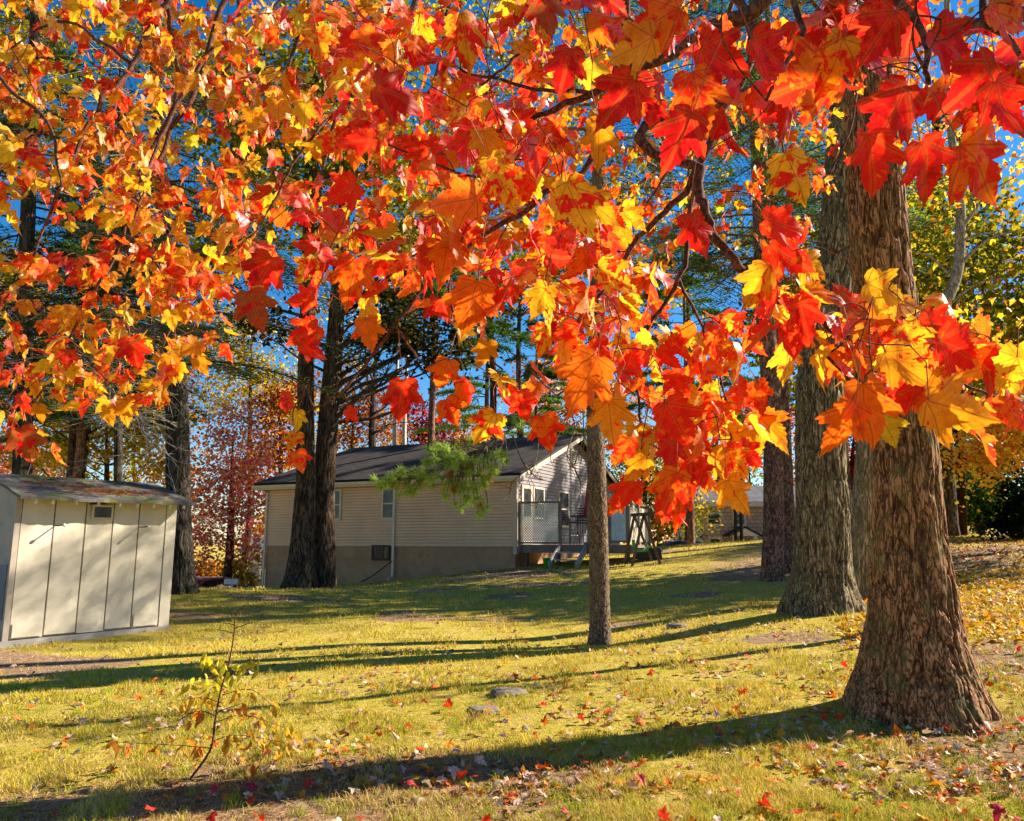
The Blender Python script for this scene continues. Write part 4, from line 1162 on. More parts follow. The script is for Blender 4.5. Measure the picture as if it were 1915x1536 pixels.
# I: dark hemlock behind the shed
rtI, gI, axI = big_trunk("hemlock_tree", "dark hemlock with drooping boughs and bare grey twigs standing behind the cream shed", "hemlock", 16.6,
    [(345, 1114, 62), (343, 1100, 52), (340, 1075, 46), (335, 1000, 44), (333, 900, 43), (332, 800, 42), (328, 680, 38), (318, 550, 34), (310, 450, 31), (300, 320, 27), (292, 150, 22), (285, -60, 15)],
    M['bark_black'], (-150, 2, 0.3), nth=80, dz=0.05, amp=0.020, freq=0.07, lobes=0.16, k=5, seed=8.4, stretch=0.14)
conifer_crown(rtI, gI, axI[0], 5.2, 15.0, 72, lambda t: 3.8 * (1 - t) ** .7 + .6, 'hem', 'bark_black', .28, .05, 220, .11, .024)

def bare_twigs(root, origin, axis, specs, rad=0.008):
    """specs: (px_from, py_from, D_from, px_to, py_to, D_to, side twigs)"""
    w = MB()
    for (ax_, ay, ad, bx, by, bd, k) in specs:
        p, q = at(ax_, ay, ad), at(bx, by, bd)
        L = np.linalg.norm(q - p)
        m = p + (q - p) * 0.5 + np.array([0, 0, 0.10 * L]) + rng.normal(0, 0.03 * L, 3)
        cp = catmull([p, m, q], 6)
        w.tube(cp, list(np.linspace(rad, rad * 0.25, len(cp))), 4, False)
        for i in range(k):
            j = rng.integers(3, len(cp))
            e = cp[j] + (q - p) * rng.uniform(0.1, 0.35) + rng.normal(0, 0.10 * L, 3) - np.array([0, 0, 0.05 * L])
            mm = (cp[j] + e) / 2 + rng.normal(0, 0.03 * L, 3)
            w.tube([cp[j], mm, e], [rad * .45, rad * .35, rad * .15], 3, False)
    w.build("bare_twigs", M['dead_twig'], root, False, origin)
sp = []
for i in range(26):
    y0 = rng.uniform(600, 860)
    sp.append((333, y0, 16.4, 333 - rng.uniform(90, 300), y0 + rng.uniform(-90, 40) + 20, rng.uniform(13.5, 16.5), 7))
for i in range(16):
    y0 = rng.uniform(620, 870)
    sp.append((60 + rng.uniform(0, 120), y0 - 90, 16.0, 260 + rng.uniform(0, 110), y0 + rng.uniform(-10, 60), rng.uniform(14.0, 15.8), 7))
for i in range(14):
    y0 = rng.uniform(100, 420)
    sp.append((300, y0, 16.4, 300 - rng.uniform(80, 260), y0 + rng.uniform(-120, -10), rng.uniform(13.5, 16.5), 6))
for i in range(5):
    y0 = rng.uniform(900, 1040)
    sp.append((348, y0 - 20, 16.6, 348 + rng.uniform(50, 110), y0 + rng.uniform(0, 30), rng.uniform(15, 17), 4))
bare_twigs(rtI, gI, axI[0], sp, 0.010)
# J and another hemlock further left
rtJ, gJ, axJ = big_trunk("hemlock_tree", "thin dark hemlock stem rising straight behind the shed roof", "hemlock", 24.0,
    [(222, 1095, 20), (221, 850, 15), (220, 700, 14), (222, 500, 12), (224, 200, 9)], M['bark_black'], (-100, 2, .4), nth=24, dz=0.2, amp=0.008, freq=0.07, lobes=.1, seed=9.1)
conifer_crown(rtJ, gJ, axJ[0], 6.5, 16, 50, lambda t: 3.6 * (1 - t) ** .8 + .5, 'hem', 'bark_black', .3, 0, 220, .15, .03)
rtK, gK, axK = big_trunk("hemlock_tree", "dense hemlock at the back of the yard beyond the shed's far side", "hemlock", 20.0,
    [(40, 1120, 44), (42, 900, 34), (45, 600, 30), (60, 200, 24), (70, -100, 14)], M['bark_black'], (-150, 2, .4), nth=32, dz=0.15, amp=0.012, freq=0.07, lobes=.1, seed=9.9)
conifer_crown(rtK, gK, axK[0], 6.0, 17, 64, lambda t: 4.2 * (1 - t) ** .8 + .5, 'hem', 'bark_black', .3, 0, 240, .14, .028)
# K, L right background
rtR, gR, axR = big_trunk("tree", "dark furrowed trunk next to the reddish utility pole", "tree", 31.0,
    [(1775, 1004, 40), (1774, 985, 33), (1770, 900, 29), (1766, 800, 27), (1760, 600, 25), (1752, 300, 20)], M['bark_dark'], (-150, 2, .5), nth=48, dz=0.08, amp=0.03, freq=0.10, lobes=.12, seed=10.3, stretch=.15)
add_crown(rtR, gR, axR, 31, [(1740, 330, 90, 110, 900), (1800, 180, 90, 90, 700)], 'gold', 0.19, 45, 0.6, 'bark_dark', 16)
pp0, pp1 = ground_px(1801, 31.5), at(1788, 560, 31.5)
pole = thing("utility_pole", "reddish brown wooden utility pole at the end of the shaded bed", "utility pole", pp0)
w = MB(); w.tube([pp0 - np.array([0, 0, .2]), pp0 + (pp1 - pp0) * .5, pp1], [.175, .155, .13], 16); w.build("pole", M['pole'], pole, True, pp0)
w = MB(); w.beam(pp1 + np.array([-1.1, 0, -.5]), pp1 + np.array([1.1, .1, -.5]), .1, .12); w.build("crossarm", M['pole'], pole, False, pp0)
# M: young maple with yellow leaves, crooked grey stem
Pm = [ground_px(1735, 10.2), at(1742, 900, 10.2), at(1748, 640, 10.2), at(1765, 577, 10.2), at(1790, 510, 10.2), at(1796, 430, 10.2), at(1795, 350, 10.2), at(1778, 240, 10.2), at(1772, 60, 10.2), at(1770, -150, 10.2)]
gM = Pm[0].copy(); Pm[0] = gM - np.array([0, 0, .1])
ym = thing("young_maple_tree", "young maple with a crooked grey stem and sparse small yellow leaves behind the largest oak", "maple tree", gM)
w = MB(); cpm = catmull(Pm, 5)
w.tube(cpm, list(np.interp(np.linspace(0, 1, len(cpm)), [0, .1, .5, 1], [.11, .085, .07, .035])), 10)
for a, b, r_ in (((1790, 500), (1905, 430), .03), ((1796, 430), (1900, 330), .028), ((1780, 520), (1700, 470), .022), ((1775, 570), (1890, 520), .02), ((1774, 250), (1870, 170), .025), ((1776, 300), (1700, 240), .02), ((1772, 120), (1880, 20), .02),
                ((1796, 450), (1915, 452), .02), ((1795, 380), (1850, 290), .02)):
    p, q = at(a[0], a[1], 10.2), at(b[0], b[1], 9.8)
    c = catmull([p, (p + q) / 2 + np.array([0, 0, .12]), q], 4)
    w.tube(c, list(np.linspace(r_, .006, len(c))), 6, False)
w.build("trunk", M['bark_grey'], ym, True, gM)
pts, cid, cc = blob_leaves([(1880, 300, 50, 60, 55), (1800, 390, 60, 40, 30), (1890, 200, 40, 60, 30), (1850, 590, 80, 45, 55), (1880, 660, 50, 50, 40), (1810, 610, 60, 40, 26), (1740, 520, 40, 60, 16), (1690, 440, 20, 60, 10), (1860, 90, 60, 50, 40)], 10.0, 7, .16)
b_, s_, a_ = pick('Y', len(pts))
tp = norm(np.c_[rng.normal(0, .5, (len(pts), 2)), rng.normal(-.7, .3, len(pts))])
V, F, A = leaves_geo(pts, tp, norm(np.c_[rng.normal(0, .7, len(pts)), rng.normal(-.5, .6, len(pts)), rng.normal(.4, .6, len(pts))]), np.full(len(pts), .085), b_, s_, a_)
np_mesh("leaves", V, F, M['leaf'], ym, A, True, gM)
# spruce and shrubs on the right
gs = ground_px(1850, 40.0)
spr = thing("spruce_tree", "dark green spruce with dense layered boughs behind the crooked young maple", "spruce tree", gs)
w = MB(); axs = catmull([gs, gs + np.array([0, 0, 12.0]), gs + np.array([.1, 0, 24])], 12)
rs = list(np.linspace(.24, .03, len(axs))); w.tube(axs, rs, 9); w.build("trunk", M['bark_black'], spr, True, gs)
conifer_crown(spr, gs, np.array(axs), gs[2] + 3.0, gs[2] + 23.5, 100, lambda t: 5.4 * (1 - t) + .5, 'spr', 'bark_black', .3, .1, 240, .26, .055)

def shrub(label, px, D, blobs, pal, leaf, name="shrub", cat="shrub", per=40, cl=.3):
    g = ground_px(px, D)
    root = thing(name, label, cat, g)
    pts, cid, cc = blob_leaves(blobs, D, per, cl)
    w = MB()
    for q in cc[:40]:
        m = (g + q) / 2 + rng.normal(0, .12, 3)
        w.tube([g + rng.normal(0, .08, 3) * np.array([1, 1, 0]) - np.array([0, 0, .05]), m, q], [.03, .02, .008], 4, False)
    w.build("stems", M['bark_dark'], root, False, g)
    V, F, Cc = cards(pts, leaf, fp(pal, len(pts), cid))
    np_mesh("crown", V, F, M['foliage'], root, {"col": ('FLOAT_COLOR', rgba(Cc))}, False, g)
    return root
shrub("dark evergreen rhododendron at the edge of the shaded bed on the right", 1905, 24.0, [(1900, 965, 40, 32, 1500), (1915, 920, 45, 40, 1300), (1880, 985, 22, 16, 400), (1950, 950, 50, 50, 1200)], 'rho', .13)
shrub("rust coloured bush under the pink maple beyond the lawn", 392, 42.0, [(385, 1060, 26, 26, 800), (372, 1078, 22, 20, 500)], 'rust', .16)
shrub("olive and yellow bush behind the mailbox", 440, 44.0, [(440, 1062, 30, 24, 900), (465, 1080, 18, 18, 400), (415, 1075, 20, 20, 450)], 'oli', .16)
shrub("loose pale green bush beyond the utility pole", 1835, 36.0, [(1830, 960, 40, 26, 900), (1850, 920, 45, 30, 900), (1815, 930, 24, 40, 500)], 'green', .16)
shrub("low yellow green bush on the mound beyond the pole", 1828, 38.5, [(1826, 955, 26, 18, 700)], 'yel2', .14)

# ------------------------------------------------------------------ background trees
BT = [
 ("pink and salmon maple in full colour behind the shed and beside the tan house", 425, 36, [(430, 850, 75, 60, 1500), (440, 950, 50, 70, 1350), (392, 990, 40, 65, 1000), (465, 905, 35, 55, 750), (400, 910, 55, 60, 950), (470, 1020, 28, 35, 450), (440, 780, 60, 40, 600)], 'pink', .17),
 ("tall yellow tree rising behind the pink maple", 455, 46, [(470, 690, 75, 60, 1700), (430, 640, 60, 60, 1100), (520, 740, 50, 50, 900), (410, 740, 50, 50, 800), (480, 600, 60, 50, 700)], 'yel', .2),
 ("orange and rust tree between the pink maple and the leaning pair", 520, 44, [(500, 800, 50, 60, 1400), (540, 750, 40, 60, 900), (480, 850, 40, 40, 800), (530, 850, 25, 30, 400)], 'rust', .2),
 ("yellow maple glowing behind the thin hemlock stem", 190, 36, [(200, 830, 120, 55, 2200), (110, 780, 90, 60, 1200), (270, 780, 60, 70, 1000), (60, 850, 80, 50, 1000), (300, 870, 50, 40, 600)], 'yel', .19),
 ("salmon coloured tree far beyond the shed roof", 30, 44, [(20, 870, 90, 45, 1500), (90, 850, 60, 40, 800), (-60, 820, 100, 80, 1500)], 'pink', .2),
 ("orange oak spreading behind the tan house roof", 650, 50, [(650, 780, 50, 50, 1200), (690, 740, 60, 50, 900), (620, 720, 40, 60, 700), (660, 820, 60, 20, 700), (735, 800, 40, 30, 600)], 'rust', .21),
 ("deep magenta tree behind the ridge of the tan house", 785, 54, [(790, 790, 50, 40, 1400), (765, 750, 40, 35, 700), (815, 810, 30, 25, 500)], 'mag', .21),
 ("olive and gold tree beyond the deck", 1205, 48, [(1200, 910, 60, 70, 1800), (1240, 960, 50, 50, 1300), (1180, 840, 60, 50, 1000), (1260, 880, 50, 50, 1000), (1290, 970, 30, 45, 700)], 'oli', .2),
 ("gold tinted tree rising behind the shingled house", 1345, 62, [(1340, 850, 70, 55, 1500), (1400, 820, 60, 60, 1200), (1290, 830, 60, 60, 1000), (1370, 760, 70, 60, 900)], 'oli', .24),
 ("small crimson tree between the two thick oaks, before the shingled house", 1604, 34, [(1604, 860, 26, 40, 1000), (1600, 800, 30, 40, 600), (1625, 890, 20, 16, 250)], 'cri', .15),
 ("crimson tree glimpsed behind the straight pine", 1445, 58, [(1470, 760, 40, 60, 800), (1420, 740, 40, 50, 600), (1390, 790, 30, 40, 400)], 'mag', .22),
 ("golden orange maple spreading over the right edge beyond the pole", 1960, 27, [(1870, 815, 80, 40, 1700), (1825, 850, 46, 35, 800), (1900, 860, 50, 30, 700), (1890, 770, 60, 35, 700), (1850, 890, 30, 14, 220), (2010, 780, 90, 70, 800)], 'gold', .15),
 ("magenta tree high up behind the dark spruce", 1870, 44, [(1850, 500, 60, 40, 800), (1890, 470, 50, 40, 600), (1900, 560, 40, 40, 400), (1830, 560, 40, 40, 300)], 'mag', .19),
 ("green and yellow tree behind the utility pole", 1815, 48, [(1800, 760, 60, 60, 1200), (1850, 720, 70, 60, 1200), (1790, 880, 30, 60, 700), (1870, 940, 60, 40, 900), (1750, 700, 50, 60, 700)], 'oli', .2),
 ("rust brown tree behind the tan house gable", 1010, 58, [(1000, 720, 70, 60, 1200), (1080, 700, 70, 70, 1100), (1040, 780, 60, 40, 900), (1140, 760, 60, 60, 900)], 'rust', .24),
 ("tall yellow green oak rising high behind the tan house", 900, 43, [(850, 260, 170, 150, 2200), (1000, 110, 180, 140, 2200), (960, 430, 130, 90, 1300), (820, 60, 150, 110, 1300), (1080, 300, 90, 120, 900)], 'yg', .27),
 ("tall olive and gold oak above the far end of the deck", 1285, 46, [(1290, 180, 150, 170, 2200), (1340, 420, 110, 110, 1300), (1230, 340, 90, 110, 1000), (1450, 150, 90, 140, 1200), (1530, 330, 60, 120, 800)], 'oli', .27),
 ("big yellow green oak towering behind the shed and hemlocks", 120, 35, [(110, 240, 170, 160, 3200), (290, 430, 110, 110, 1900), (60, 520, 120, 90, 1700), (340, 170, 120, 130, 2000), (180, 640, 130, 80, 1500), (40, 60, 140, 100, 2000), (420, 330, 70, 120, 900), (250, 20, 120, 80, 1200)], 'yg', .24),
 ("broad yellow maple filling the gap behind the hemlocks and the shed", 110, 30, [(60, 700, 140, 90, 2400), (230, 740, 110, 80, 1700), (330, 640, 80, 90, 1000), (150, 600, 120, 80, 1300), (-60, 620, 100, 140, 1000)], 'yel', .2),
 ("yellow green oak rising behind the roof ridge and the pines", 960, 40.5, [(1000, 520, 140, 90, 1500), (860, 540, 110, 80, 1100), (1120, 430, 120, 100, 1200), (1230, 520, 90, 110, 1100), (760, 480, 90, 90, 800)], 'yg', .25),
 ("yellow birch crown high behind the oak pair", 690, 60, [(700, 640, 70, 60, 700), (640, 560, 60, 70, 600), (560, 640, 40, 60, 300)], 'yel', .24),
]
for (lab, px, D, blobs, pal, leaf) in BT:
    broadleaf(lab, px, D, blobs, pal, leaf, 42, .55 if D < 40 else .75, .16 + D * .002)
# far woods beyond all gardens
FW = [(-160, 74, 'yel', "tawny"), (-30, 80, 'ora', "orange"), (110, 76, 'oli', "olive"), (240, 84, 'yel', "yellow"), (330, 70, 'rust', "rust"), (520, 86, 'ora', "orange"), (600, 78, 'yel', "yellow"), (740, 84, 'rust', "rust"),
      (850, 76, 'ora', "orange"), (930, 88, 'oli', "olive"), (1040, 80, 'gold', "golden"), (1130, 74, 'oli', "olive"), (1230, 84, 'ora', "amber"), (1320, 78, 'yel', "yellow"), (1410, 86, 'oli', "olive"), (1500, 76, 'rust', "rust"),
      (1590, 84, 'pink', "salmon"), (1690, 72, 'oli', "olive"), (1780, 66, 'green', "green"), (1860, 76, 'gold', "golden"), (1960, 70, 'oli', "olive"), (2080, 76, 'ora', "orange")]
for i, (px, D, pal, cname) in enumerate(FW):
    hh = rng.uniform(0.7, 1.15)
    top = 1000 - 330 * hh
    cy = (1010 + top) / 2
    broadleaf("distant %s autumn tree in the far belt of woods behind the houses" % cname, px, D,
              [(px + rng.uniform(-20, 20), cy + 50, 75, 120, 1500), (px + rng.uniform(-20, 20), top + 70, 60, 75, 700), (px + rng.uniform(-40, 40), 985, 80, 30, 700)], pal, .34, 40, 1.0, .22, group="%s trees in the far woods" % cname, nl=12)
# pines behind the tan house
for (px, D, ztop, lab, L, pal) in ((905, 41, 17, "green pine standing behind the tan house roof", 4.0, 'pgr'), (1000, 44, 15, "tall pine behind the gable peak of the tan house", 3.6, 'pine'),
                             (1292, 40, 19, "dark pine with open boughs beyond the deck", 3.8, 'pine'), (1690, 36, 18, "dark pine seen above the shingled house between oak trunks", 3.6, 'hem'),
                             (800, 33, 18, "open dark pine high above the tan house", 4.0, 'pine'), (130, 30, 19, "tall dark hemlock far beyond the shed", 4.4, 'hem')):
    g = ground_px(px, D)
    root = thing("pine_tree", lab, "pine tree", g)
    w = MB(); a_x = catmull([g - np.array([0, 0, .1]), g + np.array([0.1, 0, ztop * .5]), g + np.array([.2, 0, ztop])], 12)
    w.tube(a_x, list(np.linspace(.22, .03, len(a_x))), 8); w.build("trunk", M['bark_pine'], root, True, g)
    lo = 10.0 if D == 33 else 1.5 if pal == 'pgr' else 6.5
    conifer_crown(root, g, np.array(a_x), g[2] + lo, g[2] + ztop - .4, 46, lambda t, L=L: L * (1 - t) ** .8 + .5, pal, 'bark_pine', .25, .15, 300, .26, .055)
# bare tree and two pale trunks behind the roof
g = ground_px(697, 46)
bt = thing("bare_tree", "nearly bare dark tree forking behind the tan house roof", "tree", g)
w = MB()
w.tube(catmull([g, at(696, 820, 46), at(697, 760, 46), at(700, 700, 46), at(706, 620, 46)], 4), list(np.linspace(.28, .06, 17)), 8, False)
for (a, b) in (((696, 800), (660, 770)), ((697, 775), (735, 745)), ((697, 760), (672, 715)), ((699, 730), (728, 690)), ((700, 715), (680, 665)), ((697, 810), (730, 790)), ((702, 680), (722, 630))):
    p, q = at(*a, 46), at(*b, 45)
    w.tube(catmull([p, (p + q) / 2 - np.array([0, 0, .15]), q], 3), list(np.linspace(.10, .03, 7)), 5, False)
    for _ in range(7):
        e = q + rng.normal(0, .8, 3) + np.array([0, 0, .6])
        w.tube([p * .3 + q * .7, (q + e) / 2, e], [.04, .03, .012], 3, False)
w.build("trunk", M['bark_black'], bt, False, g)
for (px, lab, tp) in ((739, "pale straight birch trunk left of the roof vent pipe", 500), (757, "pale birch trunk leaning beside the vent pipe on the roof", 520)):
    g = ground_px(px, 47)
    b = thing("birch_tree", lab, "birch tree", g)
    w = MB(); w.tube(catmull([g, at(px - 1, 800, 47), at(px + 3, 700, 47), at(px + 10, tp, 47)], 5), list(np.linspace(.17, .07, 16)), 8, False)
    w.build("trunk", M['bark_birch'], b, True, g)
    pts, cid, cc = blob_leaves([(px + 8, tp + 20, 40, 60, 260), (px, tp + 120, 30, 40, 120)], 47, 30, .6)
    V, F, Cc = cards(pts, .2, fp('yel', len(pts), cid)); np_mesh("crown", V, F, M['foliage'], b, {"col": ('FLOAT_COLOR', rgba(Cc))}, False, g)
# trees standing outside the right edge: they shade the middle of the lawn and the house
for (x, y, H, lab, pal) in ((11.2, 22.0, 13, "oak hidden behind the massive furrowed trunk, its crown shading the lawn", 'yg'), (16.5, 21.0, 12.5, "broad oak just past the right edge, shading the lawn", 'yg'), (25.0, 31.0, 17, "broad oak past the right edge beyond the rhododendron", 'ora'), (11.5, 27.0, 16, "oak between the straight pine and the utility pole, mostly hidden by trunks", 'yg')):
    px = 957.5 + x / y * FPX / CP
    cy = 1010 - (H * .66 - 1.6) / y * FPX
    k = FPX / y
    broadleaf(lab, px, y, [(px, cy, 3.8 * k, 3.3 * k, 5600), (px - 2 * k, cy + 1.5 * k, 2.3 * k, 2 * k, 1900), (px + 1.5 * k, cy - 2 * k, 2.3 * k, 2 * k, 1900)], pal, .2, 45, .6, .26, name="oak_tree", cat="oak tree")

# ------------------------------------------------------------------ pine bough in front of the house (belongs to the young pine)
w = MB()
tuft_c, tuft_d = [], []
mainb = catmull([at(1106, 762, 11.6), at(1040, 770, 11.2), at(960, 800, 10.9), at(880, 850, 10.7), at(800, 885, 10.5), at(700, 908, 10.4)], 5)
w.tube(mainb, list(np.linspace(.024, .005, len(mainb))), 6, False)
def tufts(px, py, rx, ry, n, d0, d1):
    for _ in range(n):
        a, r_ = rng.uniform(0, 6.28), math.sqrt(rng.random())
        q = at(px + rx * r_ * math.cos(a), py + ry * r_ * math.sin(a), rng.uniform(d0, d1))
        A_ = np.array(mainb)
        j = int(np.argmin(((A_ - q) ** 2).sum(1)))
        p = A_[max(0, j - 2)]
        L = np.linalg.norm(q - p)
        w.tube(catmull([p, (p + q) / 2 + np.array([0, 0, .05 * L]) + rng.normal(0, .05 * L, 3), q], 2), list(np.linspace(.008, .0025, 5)), 4, False)
        tuft_c.append(q); tuft_d.append(norm((q - p) + np.array([-.1, 0, .02])))
for t_ in ((710, 905, 24, 14, 9, 10.2, 10.6), (765, 893, 45, 20, 24, 10.2, 10.7), (830, 880, 55, 30, 34, 10.3, 10.9), (890, 870, 50, 30, 28, 10.4, 11.0), (850, 915, 45, 18, 20, 10.3, 10.8), (875, 942, 30, 12, 10, 10.3, 10.7), (905, 958, 12, 10, 4, 10.3, 10.6),
           (840, 840, 35, 18, 16, 10.5, 11.0), (815, 838, 22, 8, 6, 10.5, 11), (870, 825, 30, 12, 8, 10.6, 11.1), (915, 905, 18, 20, 8, 10.5, 10.9), (935, 862, 14, 20, 5, 10.6, 11), (760, 918, 30, 10, 7, 10.2, 10.6), (1000, 790, 40, 20, 7, 10.8, 11.3)):
    tufts(*t_)
TC, TD = np.array(tuft_c), np.array(tuft_d)
k = 95
nd = norm(np.repeat(TD, k, 0) * 0.55 + norm(rng.normal(0, 1, (len(TC) * k, 3))))
brown = rng.random(len(TC)) < 0.08
tc = fp('pgr', len(TC) * k)
tc[np.repeat(brown, k)] = np.array(lin("b5742c")) * rng.uniform(.7, 1.1, (int(brown.sum()) * k, 1))
V, F, cc_ = needle_quads(np.repeat(TC, k, 0) + rng.normal(0, .012, (len(TC) * k, 3)) - np.repeat(TD, k, 0) * rng.random((len(TC) * k, 1)) * .05, nd, .095, .0052, tc)
# bare hanging twigs of the same pine
for (a, b, c_) in (((1010, 810), (1000, 870), (985, 905)), ((960, 815), (975, 860), (1010, 930)), ((1080, 790), (1060, 850), (1075, 890)), ((1060, 780), (1030, 850), (1040, 880)), ((1090, 770), (1092, 830), (1086, 870)),
                   ((960, 815), (945, 850), (940, 850)), ((1010, 930), (1003, 950), (998, 945)), ((975, 860), (1000, 890), (1020, 900)), ((1000, 870), (960, 900), (952, 930)), ((905, 905), (912, 940), (905, 960)), ((1060, 850), (1085, 900), (1083, 940)),
                   ((1100, 800), (1075, 870), (1090, 910)), ((930, 830), (915, 850), (905, 880))):
    p = [at(q[0], q[1], 11.1) for q in (a, b, c_)]
    w.tube(catmull(p, 4), list(np.linspace(.010, .003, 9)), 4, False)
    for _ in range(3):
        e = p[2] * .6 + p[1] * .4 + rng.normal(0, .14, 3)
        w.tube([p[1] * .5 + p[2] * .5, (p[1] + e) / 2 * .5 + (p[2] + e) / 2 * .5, e], [.005, .004, .002], 3, False)
bo = w.build("bough", M['bark_young'], rtF, True, gF)
np_mesh("needles", V, F, M['needle'], bo, {"col": ('FLOAT_COLOR', rgba(cc_))}, False, gF)

# ------------------------------------------------------------------ the tan house
C0 = at(965, 1021, 26.0)
HA = R(-25.0)
ZS = C0[2]                                   # bottom of the siding
ZE = at(955, 887, 26.0)[2]                   # eave line
HW, HD = 10.9, 11.6
hgz = g1(C0[0], C0[1])
house = thing("house", "long tan ranch house with clapboard siding, brown foundation and dark shingle roof", "house", (C0[0], C0[1], 0), HA)
RISE = 1.95
def wedge_rows(mb, xa, xb, z0, z1, step, at_fn, lip=.030):
    n = max(1, round((z1 - z0) / step))
    s = (z1 - z0) / n
    for i in range(n):
        a, b = z0 + i * s, z0 + (i + 1) * s
        xl, xr = (xa, xb) if not callable(xa) else (xa(b), xb(b))
        if xr - xl < 0.03: continue
        prof = [(a, -.02), (a, lip), (a + .66 * s, lip), (a + .76 * s, lip * .2), (b, -.004), (b, -.02)]
        vs = [at_fn(xl, o_, z_) for z_, o_ in prof] + [at_fn(xr, o_, z_) for z_, o_ in prof]
        mb.add(vs, [(5, 4, 3, 2, 1, 0), (6, 7, 8, 9, 10, 11)] + [(k_, k_ + 1, k_ + 7, k_ + 6) for k_ in range(5)])
# inner walls and foundation
w = MB()
w.box(-HW + .05, -.05, .05, HD - .05, -1.2, ZS - .003)
w.build("foundation", M['foundation'], house)
w = MB()
w.box(-HW + .03, -.03, .03, HD - .03, ZS, ZE + .1)
w.prism([(0.03, ZE + .1), (HD - .03, ZE + .1), (HD / 2, ZE + RISE)], lambda y, z: (-HW + .03, y, z), lambda y, z: (-.03, y, z))
w.build("wall", M['siding'], house)
w = MB()
wedge_rows(w, -HW + .09, -.09, ZS, ZE - .02, .108, lambda x, o, z: (x, -o, z))
w.build("siding", M['siding'], house)
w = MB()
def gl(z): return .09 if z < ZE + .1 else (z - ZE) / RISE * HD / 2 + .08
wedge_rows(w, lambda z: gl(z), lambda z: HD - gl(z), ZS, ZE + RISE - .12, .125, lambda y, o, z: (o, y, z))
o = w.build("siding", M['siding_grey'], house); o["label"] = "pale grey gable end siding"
for (x, y) in ((0, 0), (-HW, 0), (0, HD)):
    w = MB(); w.box(x - .09 if x == 0 else x - .02, x + .04 if x == 0 else x + .09, y - .04 if y == 0 else y - .09, y + .09 if y == 0 else y + .02, ZS - .28 if x == 0 and y == 0 else ZS - .02, ZE - .005)
    w.build("corner_board", M['trim_tan'], house)
w = MB(); w.box(-HW + .09, -.093, -.02, .0, ZS - .035, ZS - .004); w.build("drip_edge", M['trim_tan'], house)
# roof slabs
pt = .09
OV, GX_ = .42, .34
sl = RISE / (HD / 2)
w = MB()
w.prism([(-OV, ZE - OV * sl + .06), (HD / 2, ZE + RISE + .06), (HD / 2, ZE + RISE + .06 + pt), (-OV, ZE - OV * sl + .06 + pt)], lambda y, z: (-HW - GX_, y, z), lambda y, z: (GX_, y, z))
w.prism([(HD + OV, ZE - OV * sl + .06), (HD + OV, ZE - OV * sl + .06 + pt), (HD / 2 + .002, ZE + RISE + .06 + pt), (HD / 2 + .002, ZE + RISE + .06)], lambda y, z: (-HW - GX_, y, z), lambda y, z: (GX_, y, z))
roof = w.build("roof", M['roof'], house)
vz = ZE + RISE * .86
w = MB(); w.lathe([(.06, 0), (.06, .42), (.045, .42), (.045, .2)], (-5.0, HD / 2 * .9, vz), 10); w.lathe([(.13, 0), (.07, .12)], (-5.0, HD / 2 * .9, vz - .02), 10); w.build("vent_pipe", M['black'], roof)
w = MB()
for s in (0, 1):
    f = (lambda y: y) if s == 0 else (lambda y: HD - y)
    ya, yb = f(-OV), f(HD / 2)
    poly = [(ya, ZE - OV * sl - .11), (yb, ZE + RISE - .11), (yb, ZE + RISE + .055), (ya, ZE - OV * sl + .055)]
    w.prism(poly, lambda y, z: (GX_ - .03, y, z), lambda y, z: (GX_ + .012, y, z))
w.build("rake_board", M['cream'], house)
w = MB(); w.box(-HW - GX_ + .01, GX_ - .035, -OV + .02, -OV + .05, ZE - OV * sl - .12, ZE - OV * sl + .055); w.box(-HW - GX_ + .01, GX_ - .035, -OV + .05, -.025, ZE - OV * sl - .118, ZE - OV * sl - .10)
w.build("soffit", M['cream'], house)
w = MB()
w.prism([(-OV - .10, ZE - OV * sl + .05), (-OV - .08, ZE - OV * sl - .06), (-OV + .018, ZE - OV * sl - .06), (-OV + .018, ZE - OV * sl + .05)], lambda y, z: (-HW - GX_ - .03, y, z), lambda y, z: (GX_ - .04, y, z))
w.build("gutter", M['cream'], house)
def hx(px):
    """house front: local x of the photograph's column px (near the siding line)"""
    t = (px - 957.5) / FPX
    ex, ey = math.cos(HA), math.sin(HA)
    k = t * CP
    return (k * C0[1] - C0[0]) / (ex - k * ey)
def downspout(x, z0, elbow):
    w = MB()
    w.box(x - .045, x + .045, -.085, -.024, z0, ZE - .32)
    w.beam((x, -.055, ZE - .33), (x, -OV + .0, ZE - OV * sl - .05), .08, .06, (1, 0, 0))
    if elbow: w.beam((x, -.055, z0 + .04), (x - .02, -.30, z0 - .03), .08, .06, (1, 0, 0))
    w.build("downspout", M['cream'], house)
downspout(hx(737), g1(-4.3, 27.8) + .12, True)
downspout(-HW + .05, -.1, False)
